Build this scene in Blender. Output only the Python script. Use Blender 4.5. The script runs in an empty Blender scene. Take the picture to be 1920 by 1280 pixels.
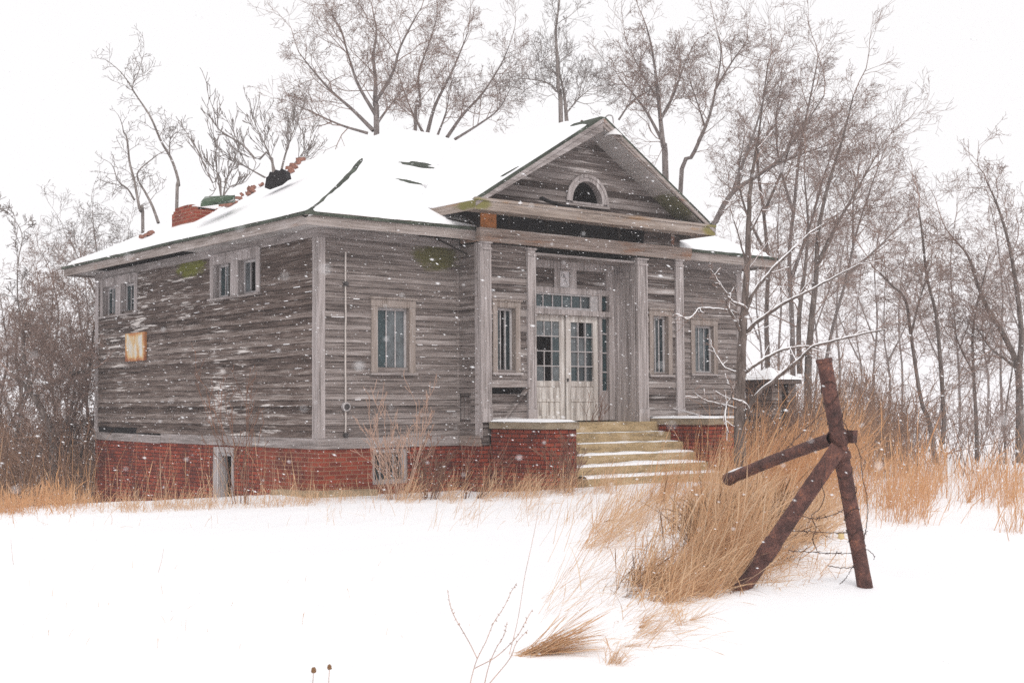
import bpy, bmesh, math, random
import numpy as np
from mathutils import Vector, Matrix

random.seed(7)
scene = bpy.context.scene
COL = scene.collection
R_ = math.radians

# ------------------------------------------------------------------ camera
FPX, YAW, PITCH, ROLL = 2470.65, 0.68222494, 0.04785115, -0.00588761
CAM = np.array([-11.133, -18.731, 1.5])
_f = np.array([math.sin(YAW) * math.cos(PITCH), math.cos(YAW) * math.cos(PITCH), math.sin(PITCH)])
_r0 = np.array([math.cos(YAW), -math.sin(YAW), 0.0])
_u0 = np.cross(_r0, _f)
CR = math.cos(ROLL) * _r0 + math.sin(ROLL) * _u0
CU = -math.sin(ROLL) * _r0 + math.cos(ROLL) * _u0
CF = _f


def ray(x, y):
    return CF * FPX + CR * (x - 960) - CU * (y - 640)


def at(x, y, depth):                       # a point of the photograph at a depth in metres
    return CAM + ray(x, y) / FPX * depth


def on_axis(ax, v, x, y):
    d = ray(x, y)
    return CAM + d * ((v - CAM[ax]) / d[ax])


cam = bpy.data.cameras.new('camera')
cam_o = bpy.data.objects.new('camera', cam)
COL.objects.link(cam_o)
M4 = Matrix(((CR[0], CU[0], -CF[0], CAM[0]), (CR[1], CU[1], -CF[1], CAM[1]), (CR[2], CU[2], -CF[2], CAM[2]), (0, 0, 0, 1)))
cam_o.matrix_world = M4
cam.sensor_width = 36
cam.lens = FPX / 1920 * 36
cam.clip_start, cam.clip_end = 0.05, 3000
cam.dof.use_dof = True
cam.dof.focus_distance = 18.5
cam.dof.aperture_fstop = 5.6
scene.camera = cam_o

# ------------------------------------------------------------------ light
SUN_EL, SUN_AZ = R_(42), R_(200)           # azimuth clockwise from +Y
world = bpy.data.worlds.new('World')
scene.world = world
world.use_nodes = True
wn = world.node_tree
bg = wn.nodes['Background']
sky = wn.nodes.new('ShaderNodeTexSky')
sky.sky_type = 'NISHITA'
sky.sun_disc = False
sky.sun_elevation = SUN_EL
sky.sun_rotation = SUN_AZ
sky.air_density, sky.dust_density = 1.0, 4.0
hs = wn.nodes.new('ShaderNodeHueSaturation')
hs.inputs['Saturation'].default_value = 0.12
wn.links.new(sky.outputs[0], hs.inputs['Color'])
mixw = wn.nodes.new('ShaderNodeMix')
mixw.data_type = 'RGBA'
mixw.inputs[0].default_value = 0.86        # the cloud deck: an even white over a faint sky
wn.links.new(hs.outputs[0], mixw.inputs[6])
mixw.inputs[7].default_value = (9.75, 9.6, 9.68, 1)
wn.links.new(mixw.outputs[2], bg.inputs['Color'])
bg.inputs['Strength'].default_value = 0.10

sl = bpy.data.lights.new('sun', 'SUN')
sl.energy = 0.9
sl.angle = R_(20)
sl.color = (1.0, 0.97, 0.93)
so = bpy.data.objects.new('sun', sl)
COL.objects.link(so)
sd = Vector((math.sin(SUN_AZ) * math.cos(SUN_EL), math.cos(SUN_AZ) * math.cos(SUN_EL), math.sin(SUN_EL)))
so.rotation_euler = sd.to_track_quat('Z', 'Y').to_euler()
so.location = sd * 60

vs = scene.view_settings
vs.view_transform, vs.look, vs.gamma, vs.exposure = 'Standard', 'None', 1.0, 0.17
vs.use_curve_mapping = False
cy = scene.cycles
cy.use_denoising = False
try:
    cy.denoiser = 'OPENIMAGEDENOISE'
    cy.denoising_prefilter = 'ACCURATE'
except Exception:
    pass
cy.max_bounces = 6
cy.diffuse_bounces = 3
cy.glossy_bounces = 2
cy.transparent_max_bounces = 16
cy.volume_bounces = 2
cy.use_adaptive_sampling = True
cy.adaptive_threshold = 0.003


# ------------------------------------------------------------------ mesh helpers
class MB:
    """Collects boxes, quads and prisms; build() links them as ONE mesh object."""

    def __init__(self):
        self.v, self.f = [], []

    def box(self, a, b, jit=0.0):
        (x0, y0, z0), (x1, y1, z1) = a, b
        n = len(self.v)
        for x, y, z in ((x0, y0, z0), (x1, y0, z0), (x1, y1, z0), (x0, y1, z0), (x0, y0, z1), (x1, y0, z1), (x1, y1, z1), (x0, y1, z1)):
            self.v.append((x + random.uniform(-jit, jit), y + random.uniform(-jit, jit), z + random.uniform(-jit, jit)))
        self.f += [tuple(n + i for i in q) for q in ((0, 3, 2, 1), (4, 5, 6, 7), (0, 1, 5, 4), (1, 2, 6, 5), (2, 3, 7, 6), (3, 0, 4, 7))]
        return self

    def hexa(self, pts):                   # eight corners, bottom ring then top ring
        n = len(self.v)
        self.v += [tuple(p) for p in pts]
        self.f += [tuple(n + i for i in q) for q in ((0, 3, 2, 1), (4, 5, 6, 7), (0, 1, 5, 4), (1, 2, 6, 5), (2, 3, 7, 6), (3, 0, 4, 7))]
        return self

    def quad(self, *pts):
        n = len(self.v)
        self.v += [tuple(p) for p in pts]
        self.f.append(tuple(range(n, n + len(pts))))
        return self

    def prism(self, poly, off):            # polygon (3D points) pushed along off
        n, k = len(self.v), len(poly)
        self.v += [tuple(p) for p in poly] + [tuple(Vector(p) + Vector(off)) for p in poly]
        self.f.append(tuple(range(n, n + k)))
        self.f.append(tuple(range(n + 2 * k - 1, n + k - 1, -1)))
        for i in range(k):
            j = (i + 1) % k
            self.f.append((n + i, n + j, n + k + j, n + k + i))
        return self

    def bar(self, p, q, w, t, up=(0, 0, 1)):    # a straight board from p to q
        p, q = Vector(p), Vector(q)
        d = (q - p).normalized()
        s = d.cross(Vector(up))
        s = s.normalized() if s.length > 1e-4 else Vector((1, 0, 0))
        u = s.cross(d).normalized()
        s, u = s * w / 2, u * t / 2
        return self.hexa([p - s - u, p + s - u, p + s + u, p - s + u, q - s - u, q + s - u, q + s + u, q - s + u])

    def build(self, name, m, parent=None, smooth=False):
        me = bpy.data.meshes.new(name)
        me.from_pydata(self.v, [], self.f)
        return link(name, me, m, parent, smooth)


def link(name, me, m, parent=None, smooth=False):
    me.update()
    bm = bmesh.new()
    bm.from_mesh(me)
    if len(bm.faces) < 60000:
        bmesh.ops.recalc_face_normals(bm, faces=bm.faces)
        bm.to_mesh(me)
    bm.free()
    if smooth:
        me.polygons.foreach_set('use_smooth', [True] * len(me.polygons))
    if m:
        me.materials.append(m)
    o = bpy.data.objects.new(name, me)
    COL.objects.link(o)
    o.parent = parent
    return o


def np_mesh(name, V, Q, m, parent=None, smooth=True):
    me = bpy.data.meshes.new(name)
    V = np.asarray(V, np.float32)
    Q = np.asarray(Q, np.int32)
    me.vertices.add(len(V))
    me.vertices.foreach_set('co', V.ravel())
    k = Q.shape[1]
    me.loops.add(Q.size)
    me.loops.foreach_set('vertex_index', Q.ravel())
    me.polygons.add(len(Q))
    me.polygons.foreach_set('loop_start', np.arange(0, Q.size, k, dtype=np.int32))
    me.polygons.foreach_set('loop_total', np.full(len(Q), k, np.int32))
    me.polygons.foreach_set('use_smooth', np.full(len(Q), smooth))
    me.update(calc_edges=True)
    me.materials.append(m)
    o = bpy.data.objects.new(name, me)
    COL.objects.link(o)
    o.parent = parent
    return o


def tubes_arrays(lines, sides):
    """lines: list of (points, radii); returns vertex and quad arrays."""
    groups = {}
    for p, r in lines:
        groups.setdefault(len(p), []).append((p, r))
    VV, QQ, base = [], [], 0
    ang = np.arange(sides) * 2 * math.pi / sides
    ca, sa = np.cos(ang), np.sin(ang)
    for n, ls in groups.items():
        P = np.array([l[0] for l in ls], float)
        Rr = np.array([l[1] for l in ls], float)
        T = np.gradient(P, axis=1)
        T /= np.linalg.norm(T, axis=2, keepdims=True) + 1e-9
        ref = np.zeros_like(T)
        vert = np.abs(T[:, :1, 2]) > 0.9
        ref[..., 0] = np.where(vert, 1, 0)
        ref[..., 2] = np.where(vert, 0, 1)
        A = np.cross(T, ref)
        A /= np.linalg.norm(A, axis=2, keepdims=True) + 1e-9
        B = np.cross(T, A)
        ring = P[:, :, None, :] + Rr[:, :, None, None] * (A[:, :, None, :] * ca[None, None, :, None] + B[:, :, None, :] * sa[None, None, :, None])
        m = len(ls)
        VV.append(ring.reshape(-1, 3))
        idx = base + np.arange(m * n * sides).reshape(m, n, sides)
        a = idx[:, :-1, :]
        b = np.roll(a, -1, axis=2)
        c = idx[:, 1:, :]
        d = np.roll(c, -1, axis=2)
        QQ.append(np.stack([a, b, d, c], -1).reshape(-1, 4))
        base += m * n * sides
    return np.concatenate(VV), np.concatenate(QQ)


def tubes(name, lines, sides, m, parent=None):
    V, Q = tubes_arrays(lines, sides)
    return np_mesh(name, V, Q, m, parent)


def join_arrays(parts):
    V, Q, b = [], [], 0
    for v, q in parts:
        V.append(v)
        Q.append(q + b)
        b += len(v)
    return np.concatenate(V), np.concatenate(Q)


def tag(o, label, cat, group=None, kind=None):
    o['label'] = label
    o['category'] = cat
    if group:
        o['group'] = group
    if kind:
        o['kind'] = kind
    return o


def thing(name, label, cat, loc=(0, 0, 0), group=None):
    o = bpy.data.objects.new(name, None)
    o.empty_display_size = 0.2
    COL.objects.link(o)
    o.location = loc
    return tag(o, label, cat, group)


def keep(o, root):                          # parent a mesh built in world coordinates under a placed root
    o.parent = root
    o.matrix_parent_inverse = Matrix.Translation(-Vector(root.location))
    return o


def smooth_path(pts, n):
    """Catmull-Rom resampling of a list of 3D points into n points."""
    P = [np.array(p, float) for p in pts]
    P = [2 * P[0] - P[1]] + P + [2 * P[-1] - P[-2]]
    out = []
    segs = len(P) - 3
    for i in range(n):
        t = i / (n - 1) * segs
        k = min(int(t), segs - 1)
        t -= k
        a, b, c, d = P[k:k + 4]
        out.append(0.5 * (2 * b + (c - a) * t + (2 * a - 5 * b + 4 * c - d) * t * t + (3 * b - a - 3 * c + d) * t ** 3))
    return out


# ------------------------------------------------------------------ material helpers
class NT:
    def __init__(self, name, rough=0.8, spec=0.3):
        self.m = bpy.data.materials.new(name)
        self.m.use_nodes = True
        self.t = self.m.node_tree
        self.b = self.t.nodes['Principled BSDF']
        self.b.inputs['Roughness'].default_value = rough
        self.b.inputs['Specular IOR Level'].default_value = spec
        self.tc = self.t.nodes.new('ShaderNodeTexCoord')
        self.pos = self.tc.outputs['Object']

    def n(self, typ, **kw):
        nd = self.t.nodes.new(typ)
        for k, v in kw.items():
            setattr(nd, k, v)
        return nd

    def set(self, sock, v):
        if isinstance(v, bpy.types.NodeSocket):
            self.t.links.new(v, sock)
        elif v is not None:
            sock.default_value = v if not (isinstance(v, tuple) and len(v) == 3 and sock.type == 'RGBA') else (*v, 1)

    def math(self, op, a, b=None, c=None, clamp=False):
        nd = self.n('ShaderNodeMath', operation=op, use_clamp=clamp)
        for i, v in enumerate((a, b, c)):
            if v is not None:
                self.set(nd.inputs[i], v)
        return nd.outputs[0]

    def scale(self, vec, s, loc=(0, 0, 0)):
        nd = self.n('ShaderNodeMapping')
        self.set(nd.inputs[0], vec)
        nd.inputs['Scale'].default_value = s
        nd.inputs['Location'].default_value = loc
        return nd.outputs[0]

    def noise(self, vec, scale=1.0, detail=4.0, rough=0.6, dist=0.0):
        nd = self.n('ShaderNodeTexNoise')
        self.set(nd.inputs['Vector'], vec)
        nd.inputs['Scale'].default_value = scale
        nd.inputs['Detail'].default_value = detail
        nd.inputs['Roughness'].default_value = rough
        nd.inputs['Distortion'].default_value = dist
        return nd.outputs['Fac']

    def ramp(self, fac, stops):
        nd = self.n('ShaderNodeValToRGB')
        e = nd.color_ramp.elements
        while len(e) < len(stops):
            e.new(0.5)
        for el, (p, c) in zip(e, stops):
            el.position = p
            el.color = (*c, 1) if isinstance(c, tuple) else (c, c, c, 1)
        self.set(nd.inputs[0], fac)
        return nd.outputs[0]

    def step(self, fac, lo, hi):
        nd = self.n('ShaderNodeMapRange')
        nd.interpolation_type = 'SMOOTHSTEP'
        self.set(nd.inputs[0], fac)
        nd.inputs[1].default_value, nd.inputs[2].default_value = lo, hi
        return nd.outputs[0]

    def mix(self, fac, a, b, blend='MIX'):
        nd = self.n('ShaderNodeMix', data_type='RGBA', blend_type=blend)
        self.set(nd.inputs[0], fac)
        self.set(nd.inputs[6], a)
        self.set(nd.inputs[7], b)
        return nd.outputs[2]

    def xyz(self, vec):
        nd = self.n('ShaderNodeSeparateXYZ')
        self.set(nd.inputs[0], vec)
        return nd.outputs

    def comb(self, x, y, z):
        nd = self.n('ShaderNodeCombineXYZ')
        for i, v in enumerate((x, y, z)):
            self.set(nd.inputs[i], v)
        return nd.outputs[0]

    def color(self, c):
        self.set(self.b.inputs['Base Color'], c)
        return self

    def bump(self, h, strength=0.4, dist=0.01):
        nd = self.n('ShaderNodeBump')
        nd.inputs['Strength'].default_value = strength
        nd.inputs['Distance'].default_value = dist
        self.set(nd.inputs['Height'], h)
        self.t.links.new(nd.outputs[0], self.b.inputs['Normal'])
        return self

    def blob(self, c, radii):              # 1 at c falling to 0 on an ellipsoid
        v = self.scale(self.pos, tuple(1 / q for q in radii), tuple(-a / q for a, q in zip(c, radii)))
        nd = self.n('ShaderNodeVectorMath', operation='LENGTH')
        self.set(nd.inputs[0], v)
        return self.math('SUBTRACT', 1.0, nd.outputs['Value'], clamp=True)


def wood(name, dark, mid, light, paint, paint_at=0.58, paint_mix=0.8, vertical=False, row=None, moss=(), stain=None, stain_at=0.55, coarse=(0.55, 9.0), rowvar=0.26):
    t = NT(name, 0.9, 0.15)
    x, y, z = t.xyz(t.pos)
    if vertical:
        p1 = t.scale(t.pos, (42, 42, 1.3))
        p2 = t.scale(t.pos, (9, 9, 0.7))
        rnd = t.noise(t.scale(t.pos, (3, 3, 0.4)), 1.0, 2)
    else:
        if row:
            z0, e = row
            r = t.math('FLOOR', t.math('DIVIDE', t.math('SUBTRACT', z, z0), e))
            w = t.n('ShaderNodeTexWhiteNoise', noise_dimensions='1D')
            t.set(w.inputs['W'], r)
            rnd = w.outputs['Value']
            off = t.math('MULTIPLY', rnd, 31.0)
            vec = t.comb(t.math('ADD', x, off), t.math('SUBTRACT', y, off), z)
        else:
            vec = t.pos
            rnd = t.noise(t.scale(t.pos, (0.6, 0.6, 3)), 1.0, 2)
        p1 = t.scale(vec, (1.7, 1.7, 44))
        p2 = t.scale(vec, (coarse[0], coarse[0], coarse[1]))
    grain = t.noise(p1, 1.0, 5, 0.65)
    patch = t.noise(p2, 1.0, 5, 0.6, 0.3)
    big = t.noise(t.pos, 0.45, 3, 0.55)
    f = t.math('ADD', t.math('MULTIPLY', grain, 0.6), t.math('MULTIPLY', patch, 0.4))
    f = t.math('ADD', f, t.math('MULTIPLY', t.math('SUBTRACT', rnd, 0.5), rowvar))
    c = t.ramp(f, [(0.35, dark), (0.5, mid), (0.66, light)])
    pm = t.math('ADD', t.math('MULTIPLY', patch, 0.6), t.math('MULTIPLY', t.noise(p1, 0.35, 4, 0.7), 0.4))
    pm = t.math('ADD', pm, t.math('MULTIPLY', t.math('SUBTRACT', big, 0.5), 0.45))
    pm = t.math('MULTIPLY', t.step(pm, paint_at, paint_at + 0.07), paint_mix)
    c = t.mix(pm, c, paint)
    if stain:
        sm = t.step(t.noise(t.scale(t.pos, (0.9, 0.9, 5)), 1.0, 4, 0.65), stain_at, stain_at + 0.16)
        c = t.mix(t.math('MULTIPLY', sm, 0.75), c, stain)
    for cc, rr, col in moss:
        g = t.blob(cc, rr)
        g = t.step(t.math('ADD', g, t.math('MULTIPLY', t.math('SUBTRACT', t.noise(t.scale(t.pos, (2.5, 2.5, 7)), 1.2, 5, 0.7), 0.5), 1.1)), 0.22, 0.55)
        c = t.mix(t.math('MULTIPLY', g, 0.85), c, col)
    t.color(c)
    t.bump(t.math('ADD', f, t.math('MULTIPLY', pm, 0.4)), 0.5, 0.012)
    return t.m


def plain(name, col, var=0.3, scale=6.0, rough=0.8, spec=0.3, bump=0.0, metal=0.0):
    t = NT(name, rough, spec)
    n = t.noise(t.pos, scale, 5, 0.62)
    a = tuple(max(0, q * (1 - var)) for q in col)
    b = tuple(min(1, q * (1 + var)) for q in col)
    t.color(t.ramp(n, [(0.3, a), (0.7, b)]))
    if bump:
        t.bump(n, bump, 0.02)
    t.b.inputs['Metallic'].default_value = metal
    return t.m


def island(name, cols, rough=0.8, spec=0.2, trans=0.0):   # one tint per blade
    t = NT(name, rough, spec)
    g = t.n('ShaderNodeNewGeometry')
    tl = t.n('ShaderNodeBsdfTranslucent')
    mx = t.n('ShaderNodeMixShader')
    mx.inputs[0].default_value = 0.35
    t.t.links.new(t.b.outputs[0], mx.inputs[1])
    t.t.links.new(tl.outputs[0], mx.inputs[2])
    t.t.links.new(mx.outputs[0], t.t.nodes['Material Output'].inputs['Surface'])
    c = t.ramp(g.outputs['Random Per Island'], [(i / (len(cols) - 1), q) for i, q in enumerate(cols)])
    c = t.mix(t.math('MULTIPLY', t.noise(t.pos, 0.8, 3), 0.3), c, cols[0])
    t.color(c)
    t.set(tl.inputs[0], c)
    return t.m


# ------------------------------------------------------------------ materials
MOSS = (0.16, 0.17, 0.02)
WALL_Z, EXPO = 0.97, 0.105
M = {}
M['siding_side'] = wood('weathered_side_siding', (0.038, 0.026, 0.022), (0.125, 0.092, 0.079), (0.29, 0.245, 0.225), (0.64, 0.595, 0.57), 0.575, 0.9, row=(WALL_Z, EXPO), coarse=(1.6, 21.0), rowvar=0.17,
                        moss=[((0, 4.75, 4.2), (0.5, 0.95, 0.34), MOSS)])
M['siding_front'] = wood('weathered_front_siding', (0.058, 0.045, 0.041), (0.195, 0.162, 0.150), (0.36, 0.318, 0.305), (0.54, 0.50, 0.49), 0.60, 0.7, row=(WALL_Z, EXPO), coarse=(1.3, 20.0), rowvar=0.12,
                         moss=[((2.35, 0, 4.12), (0.75, 0.5, 0.38), (0.10, 0.095, 0.025)), ((8.15, 0, 4.0), (0.6, 0.5, 0.6), (0.09, 0.08, 0.03))])
M['siding_bay'] = wood('rotting_bay_siding', (0.038, 0.028, 0.025), (0.16, 0.130, 0.120), (0.33, 0.29, 0.275), (0.50, 0.47, 0.46), 0.56, 0.7, row=(WALL_Z, 0.14), rowvar=0.2)
M['gable_wood'] = wood('weathered_gable_siding', (0.050, 0.038, 0.034), (0.14, 0.114, 0.105), (0.27, 0.235, 0.225), (0.54, 0.49, 0.47), 0.59, 0.75, row=(5.0, 0.105))
M['trim_v'] = wood('grey_upright_trim', (0.14, 0.12, 0.112), (0.35, 0.31, 0.302), (0.50, 0.455, 0.45), (0.66, 0.62, 0.61), 0.62, 0.6, vertical=True)
M['trim_h'] = wood('grey_level_trim', (0.12, 0.10, 0.095), (0.285, 0.25, 0.24), (0.43, 0.39, 0.385), (0.58, 0.55, 0.54), 0.58, 0.6)
M['door'] = wood('peeling_white_door', (0.22, 0.19, 0.17), (0.48, 0.44, 0.41), (0.62, 0.58, 0.56), (0.76, 0.73, 0.70), 0.50, 0.7, vertical=True)
M['fascia'] = wood('weathered_fascia', (0.14, 0.11, 0.095), (0.31, 0.265, 0.245), (0.44, 0.395, 0.38), (0.54, 0.51, 0.50), 0.63, 0.5, stain=(0.24, 0.12, 0.07), stain_at=0.60)
M['beam'] = wood('brown_stained_beam', (0.13, 0.095, 0.08), (0.30, 0.24, 0.21), (0.42, 0.365, 0.34), (0.54, 0.50, 0.48), 0.58, 0.7, stain=(0.29, 0.145, 0.08), stain_at=0.54)
M['cornice'] = wood('ochre_stained_cornice', (0.13, 0.10, 0.085), (0.30, 0.245, 0.21), (0.42, 0.365, 0.335), (0.50, 0.47, 0.45), 0.60, 0.5, stain=(0.33, 0.19, 0.09), stain_at=0.56,
                    moss=[((2.4, -1.2, 4.9), (0.35, 0.9, 0.16), (0.17, 0.16, 0.04)), ((8.2, -1.2, 4.9), (0.45, 0.5, 0.2), (0.19, 0.17, 0.05))])
M['casing'] = wood('tan_window_casing', (0.16, 0.125, 0.105), (0.28, 0.235, 0.21), (0.38, 0.33, 0.31), (0.47, 0.44, 0.43), 0.60, 0.6, vertical=True)
M['soffit'] = wood('weathered_soffit', (0.24, 0.22, 0.21), (0.40, 0.375, 0.365), (0.50, 0.475, 0.47), (0.58, 0.56, 0.56), 0.6, 0.6, vertical=False, coarse=(0.5, 3),
                   moss=[((7.6, -0.9, 5.4), (1.0, 0.8, 0.55), (0.10, 0.10, 0.03))])
M['orange_board'] = plain('orange_brown_board', (0.40, 0.15, 0.045), 0.3, 9)
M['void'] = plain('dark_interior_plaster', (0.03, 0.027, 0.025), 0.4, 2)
M['interior'] = plain('unlit_room_plaster', (0.04, 0.036, 0.032), 0.5, 1.5)  # near-black plaster puts the rooms' darkness into the colour
M['joist'] = plain('shade_dark_rafter_wood', (0.022, 0.016, 0.013), 0.4, 5)  # wood darkened so the rafters carry the shade of the open frieze
M['drip'] = wood('rusty_drip_edge', (0.10, 0.06, 0.045), (0.20, 0.10, 0.07), (0.24, 0.17, 0.14), (0.38, 0.36, 0.35), 0.52, 0.8, stain=(0.24, 0.075, 0.04), stain_at=0.5)
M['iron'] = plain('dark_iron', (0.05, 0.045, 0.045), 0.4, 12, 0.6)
M['black'] = plain('black_tar_and_shade', (0.012, 0.011, 0.012), 0.5, 12, 0.85, 0.2, 0.5)  # tar, and the painted darkness of gaps, cellar and pipe bores
M['white_enamel'] = plain('white_enamel', (0.72, 0.70, 0.70), 0.1, 5, 0.4, 0.4)
M['putty'] = plain('grey_sash_paint', (0.40, 0.375, 0.375), 0.25, 10)


def shingle_mat():
    t = NT('green_black_shingles', 0.9, 0.2)
    n = t.noise(t.pos, 2.2, 5, 0.7)
    n2 = t.noise(t.pos, 30, 3)
    c = t.ramp(t.math('ADD', t.math('MULTIPLY', n, 0.6), t.math('MULTIPLY', n2, 0.4)), [(0.32, (0.02, 0.021, 0.02)), (0.5, (0.055, 0.065, 0.05)), (0.68, (0.13, 0.15, 0.12))])
    t.color(c)
    t.bump(n2, 0.6, 0.02)
    return t.m


M['shingle'] = shingle_mat()


def brick_mat(name, deep=0.0, pale_at=None):
    t = NT(name, 0.9, 0.2)
    x, y, z = t.xyz(t.pos)
    wob = t.math('MULTIPLY', t.math('SUBTRACT', t.noise(t.pos, 1.1, 2), 0.5), 0.02)
    vec = t.comb(t.math('SUBTRACT', x, y), t.math('ADD', z, wob), 0.0)
    b = t.n('ShaderNodeTexBrick')
    t.set(b.inputs['Vector'], vec)
    b.inputs['Scale'].default_value = 1.0
    b.inputs['Brick Width'].default_value = 0.215
    b.inputs['Row Height'].default_value = 0.072
    b.inputs['Mortar Size'].default_value = 0.0085
    b.inputs['Mortar Smooth'].default_value = 0.3
    b.inputs['Bias'].default_value = -0.2
    b.inputs['Color1'].default_value = (0.29, 0.056, 0.030, 1)
    b.inputs['Color2'].default_value = (0.120, 0.023, 0.016, 1)
    b.inputs['Mortar'].default_value = (0.035, 0.014, 0.012, 1)
    c = b.outputs['Color']
    dirt = t.noise(t.pos, 1.3, 5, 0.65)
    c = t.mix(t.math('MULTIPLY', t.step(dirt, 0.45, 0.72), 0.55 + deep), c, (0.055, 0.022, 0.019))
    fine = t.noise(t.scale(t.pos, (14, 14, 30)), 1.0, 4, 0.7)
    c = t.mix(t.math('MULTIPLY', t.step(fine, 0.55, 0.75), 0.35), c, (0.30, 0.11, 0.07))
    if pale_at:
        pm = t.math('MULTIPLY', t.step(t.math('ADD', t.blob(*pale_at), t.math('MULTIPLY', t.math('SUBTRACT', t.noise(t.pos, 2.0, 3), 0.5), 0.8)), 0.05, 0.45), t.math('SUBTRACT', 1.0, b.outputs['Fac']) if False else b.outputs['Fac'])
        c = t.mix(t.math('MULTIPLY', pm, 0.8), c, (0.33, 0.175, 0.115))
    frost = t.step(t.noise(t.scale(t.pos, (5, 5, 9)), 1.0, 5, 0.75), 0.66, 0.78)
    c = t.mix(t.math('MULTIPLY', frost, 0.18), c, (0.50, 0.42, 0.42))
    t.color(c)
    t.bump(t.math('SUBTRACT', t.math('MULTIPLY', fine, 0.4), b.outputs['Fac']), 0.6, 0.012)
    return t.m


M['brick'] = brick_mat('dark_red_brick', 0.15, ((0.2, 0.2, 0.4), (1.7, 2.3, 1.2)))
M['brick_pier'] = brick_mat('soot_stained_brick', 0.3)
M['brick_chimney'] = brick_mat('orange_red_brick', -0.35, ((1, 6.3, 5.4), (3, 3, 3)))
M['loose_brick'] = plain('broken_brick', (0.24, 0.115, 0.085), 0.5, 8, 0.9, 0.2, 0.4)


def concrete_mat(name, a, b, c3):
    t = NT(name, 0.9, 0.2)
    n = t.noise(t.scale(t.pos, (1.2, 1.2, 5)), 1.6, 6, 0.68)
    g = t.noise(t.pos, 38, 3)
    t.color(t.ramp(t.math('ADD', t.math('MULTIPLY', n, 0.75), t.math('MULTIPLY', g, 0.25)), [(0.33, a), (0.5, b), (0.68, c3)]))
    t.bump(g, 0.3, 0.01)
    return t.m


M['steps'] = concrete_mat('ochre_concrete', (0.15, 0.11, 0.065), (0.41, 0.30, 0.165), (0.53, 0.42, 0.28))
M['cap'] = concrete_mat('mossy_stone_cap', (0.13, 0.10, 0.07), (0.27, 0.215, 0.15), (0.40, 0.34, 0.27))
M['footing'] = concrete_mat('bare_earth_footing', (0.22, 0.16, 0.10), (0.33, 0.25, 0.16), (0.42, 0.33, 0.23))


def snow_mat():
    t = NT('snow', 0.65, 0.25)
    n = t.noise(t.pos, 3.0, 5, 0.6)
    f = t.noise(t.pos, 60, 2)
    t.color(t.ramp(n, [(0.3, (0.905, 0.90, 0.92)), (0.7, (0.935, 0.93, 0.94))]))
    t.bump(t.math('ADD', t.math('MULTIPLY', n, 0.7), t.math('MULTIPLY', f, 0.12)), 0.25, 0.03)
    return t.m


M['snow'] = snow_mat()


def glass_mat(name, base, rough, spec=0.5):
    t = NT(name, rough, spec)
    n = t.noise(t.pos, 5, 4, 0.6)
    t.color(t.ramp(n, [(0.3, tuple(q * 0.6 for q in base)), (0.7, tuple(q * 1.5 for q in base))]))
    t.bump(t.noise(t.pos, 2.5, 2), 0.08, 0.02)
    return t.m


M['glass_dark'] = glass_mat('dark_window_glass', (0.012, 0.022, 0.026), 0.08)
M['glass_grey'] = glass_mat('dust_and_reflection_glass', (0.085, 0.098, 0.105), 0.22)  # grey base colour holds dust and a painted pane reflection
M['glass_teal'] = glass_mat('teal_window_glass', (0.016, 0.036, 0.041), 0.12)


def rust_plate_mat():
    t = NT('rust_bleeding_enamel', 0.6, 0.4)
    x, y, z = t.xyz(t.pos)
    edge = t.math('MAXIMUM', t.math('ABSOLUTE', t.math('DIVIDE', t.math('SUBTRACT', y, 7.2), 0.50)), t.math('ABSOLUTE', t.math('DIVIDE', t.math('SUBTRACT', z, 2.73), 0.30)))
    low = t.step(z, 2.60, 2.45)
    n = t.noise(t.scale(t.pos, (5, 5, 2.2)), 1.0, 5, 0.7)
    v = t.math('ADD', n, t.math('ADD', t.math('MULTIPLY', t.step(edge, 0.62, 1.0), 0.22), t.math('MULTIPLY', low, 0.12)))
    c = t.ramp(v, [(0.40, (0.56, 0.54, 0.50)), (0.53, (0.56, 0.40, 0.20)), (0.66, (0.45, 0.19, 0.06)), (0.85, (0.24, 0.075, 0.03))])
    t.color(c)
    return t.m


M['rust_plate'] = rust_plate_mat()


def pipe_mat():
    t = NT('rusted_steel_pipe', 0.85, 0.35)
    n = t.noise(t.pos, 7, 6, 0.72)
    f = t.noise(t.pos, 55, 4, 0.7)
    v = t.math('ADD', t.math('MULTIPLY', n, 0.6), t.math('MULTIPLY', f, 0.4))
    t.color(t.ramp(v, [(0.33, (0.028, 0.016, 0.015)), (0.48, (0.085, 0.040, 0.034)), (0.57, (0.16, 0.072, 0.055)), (0.66, (0.34, 0.125, 0.055))]))
    t.bump(v, 0.7, 0.012)
    return t.m


M['pipe'] = pipe_mat()
M['wire'] = plain('rusty_wire', (0.06, 0.035, 0.03), 0.5, 20)


def bark_mat(name, a, b, c3):
    t = NT(name, 0.95, 0.1)
    n = t.noise(t.scale(t.pos, (9, 9, 2.0)), 1.5, 5, 0.7)
    t.color(t.ramp(n, [(0.3, a), (0.5, b), (0.7, c3)]))
    t.bump(n, 0.6, 0.02)
    return t.m


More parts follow.
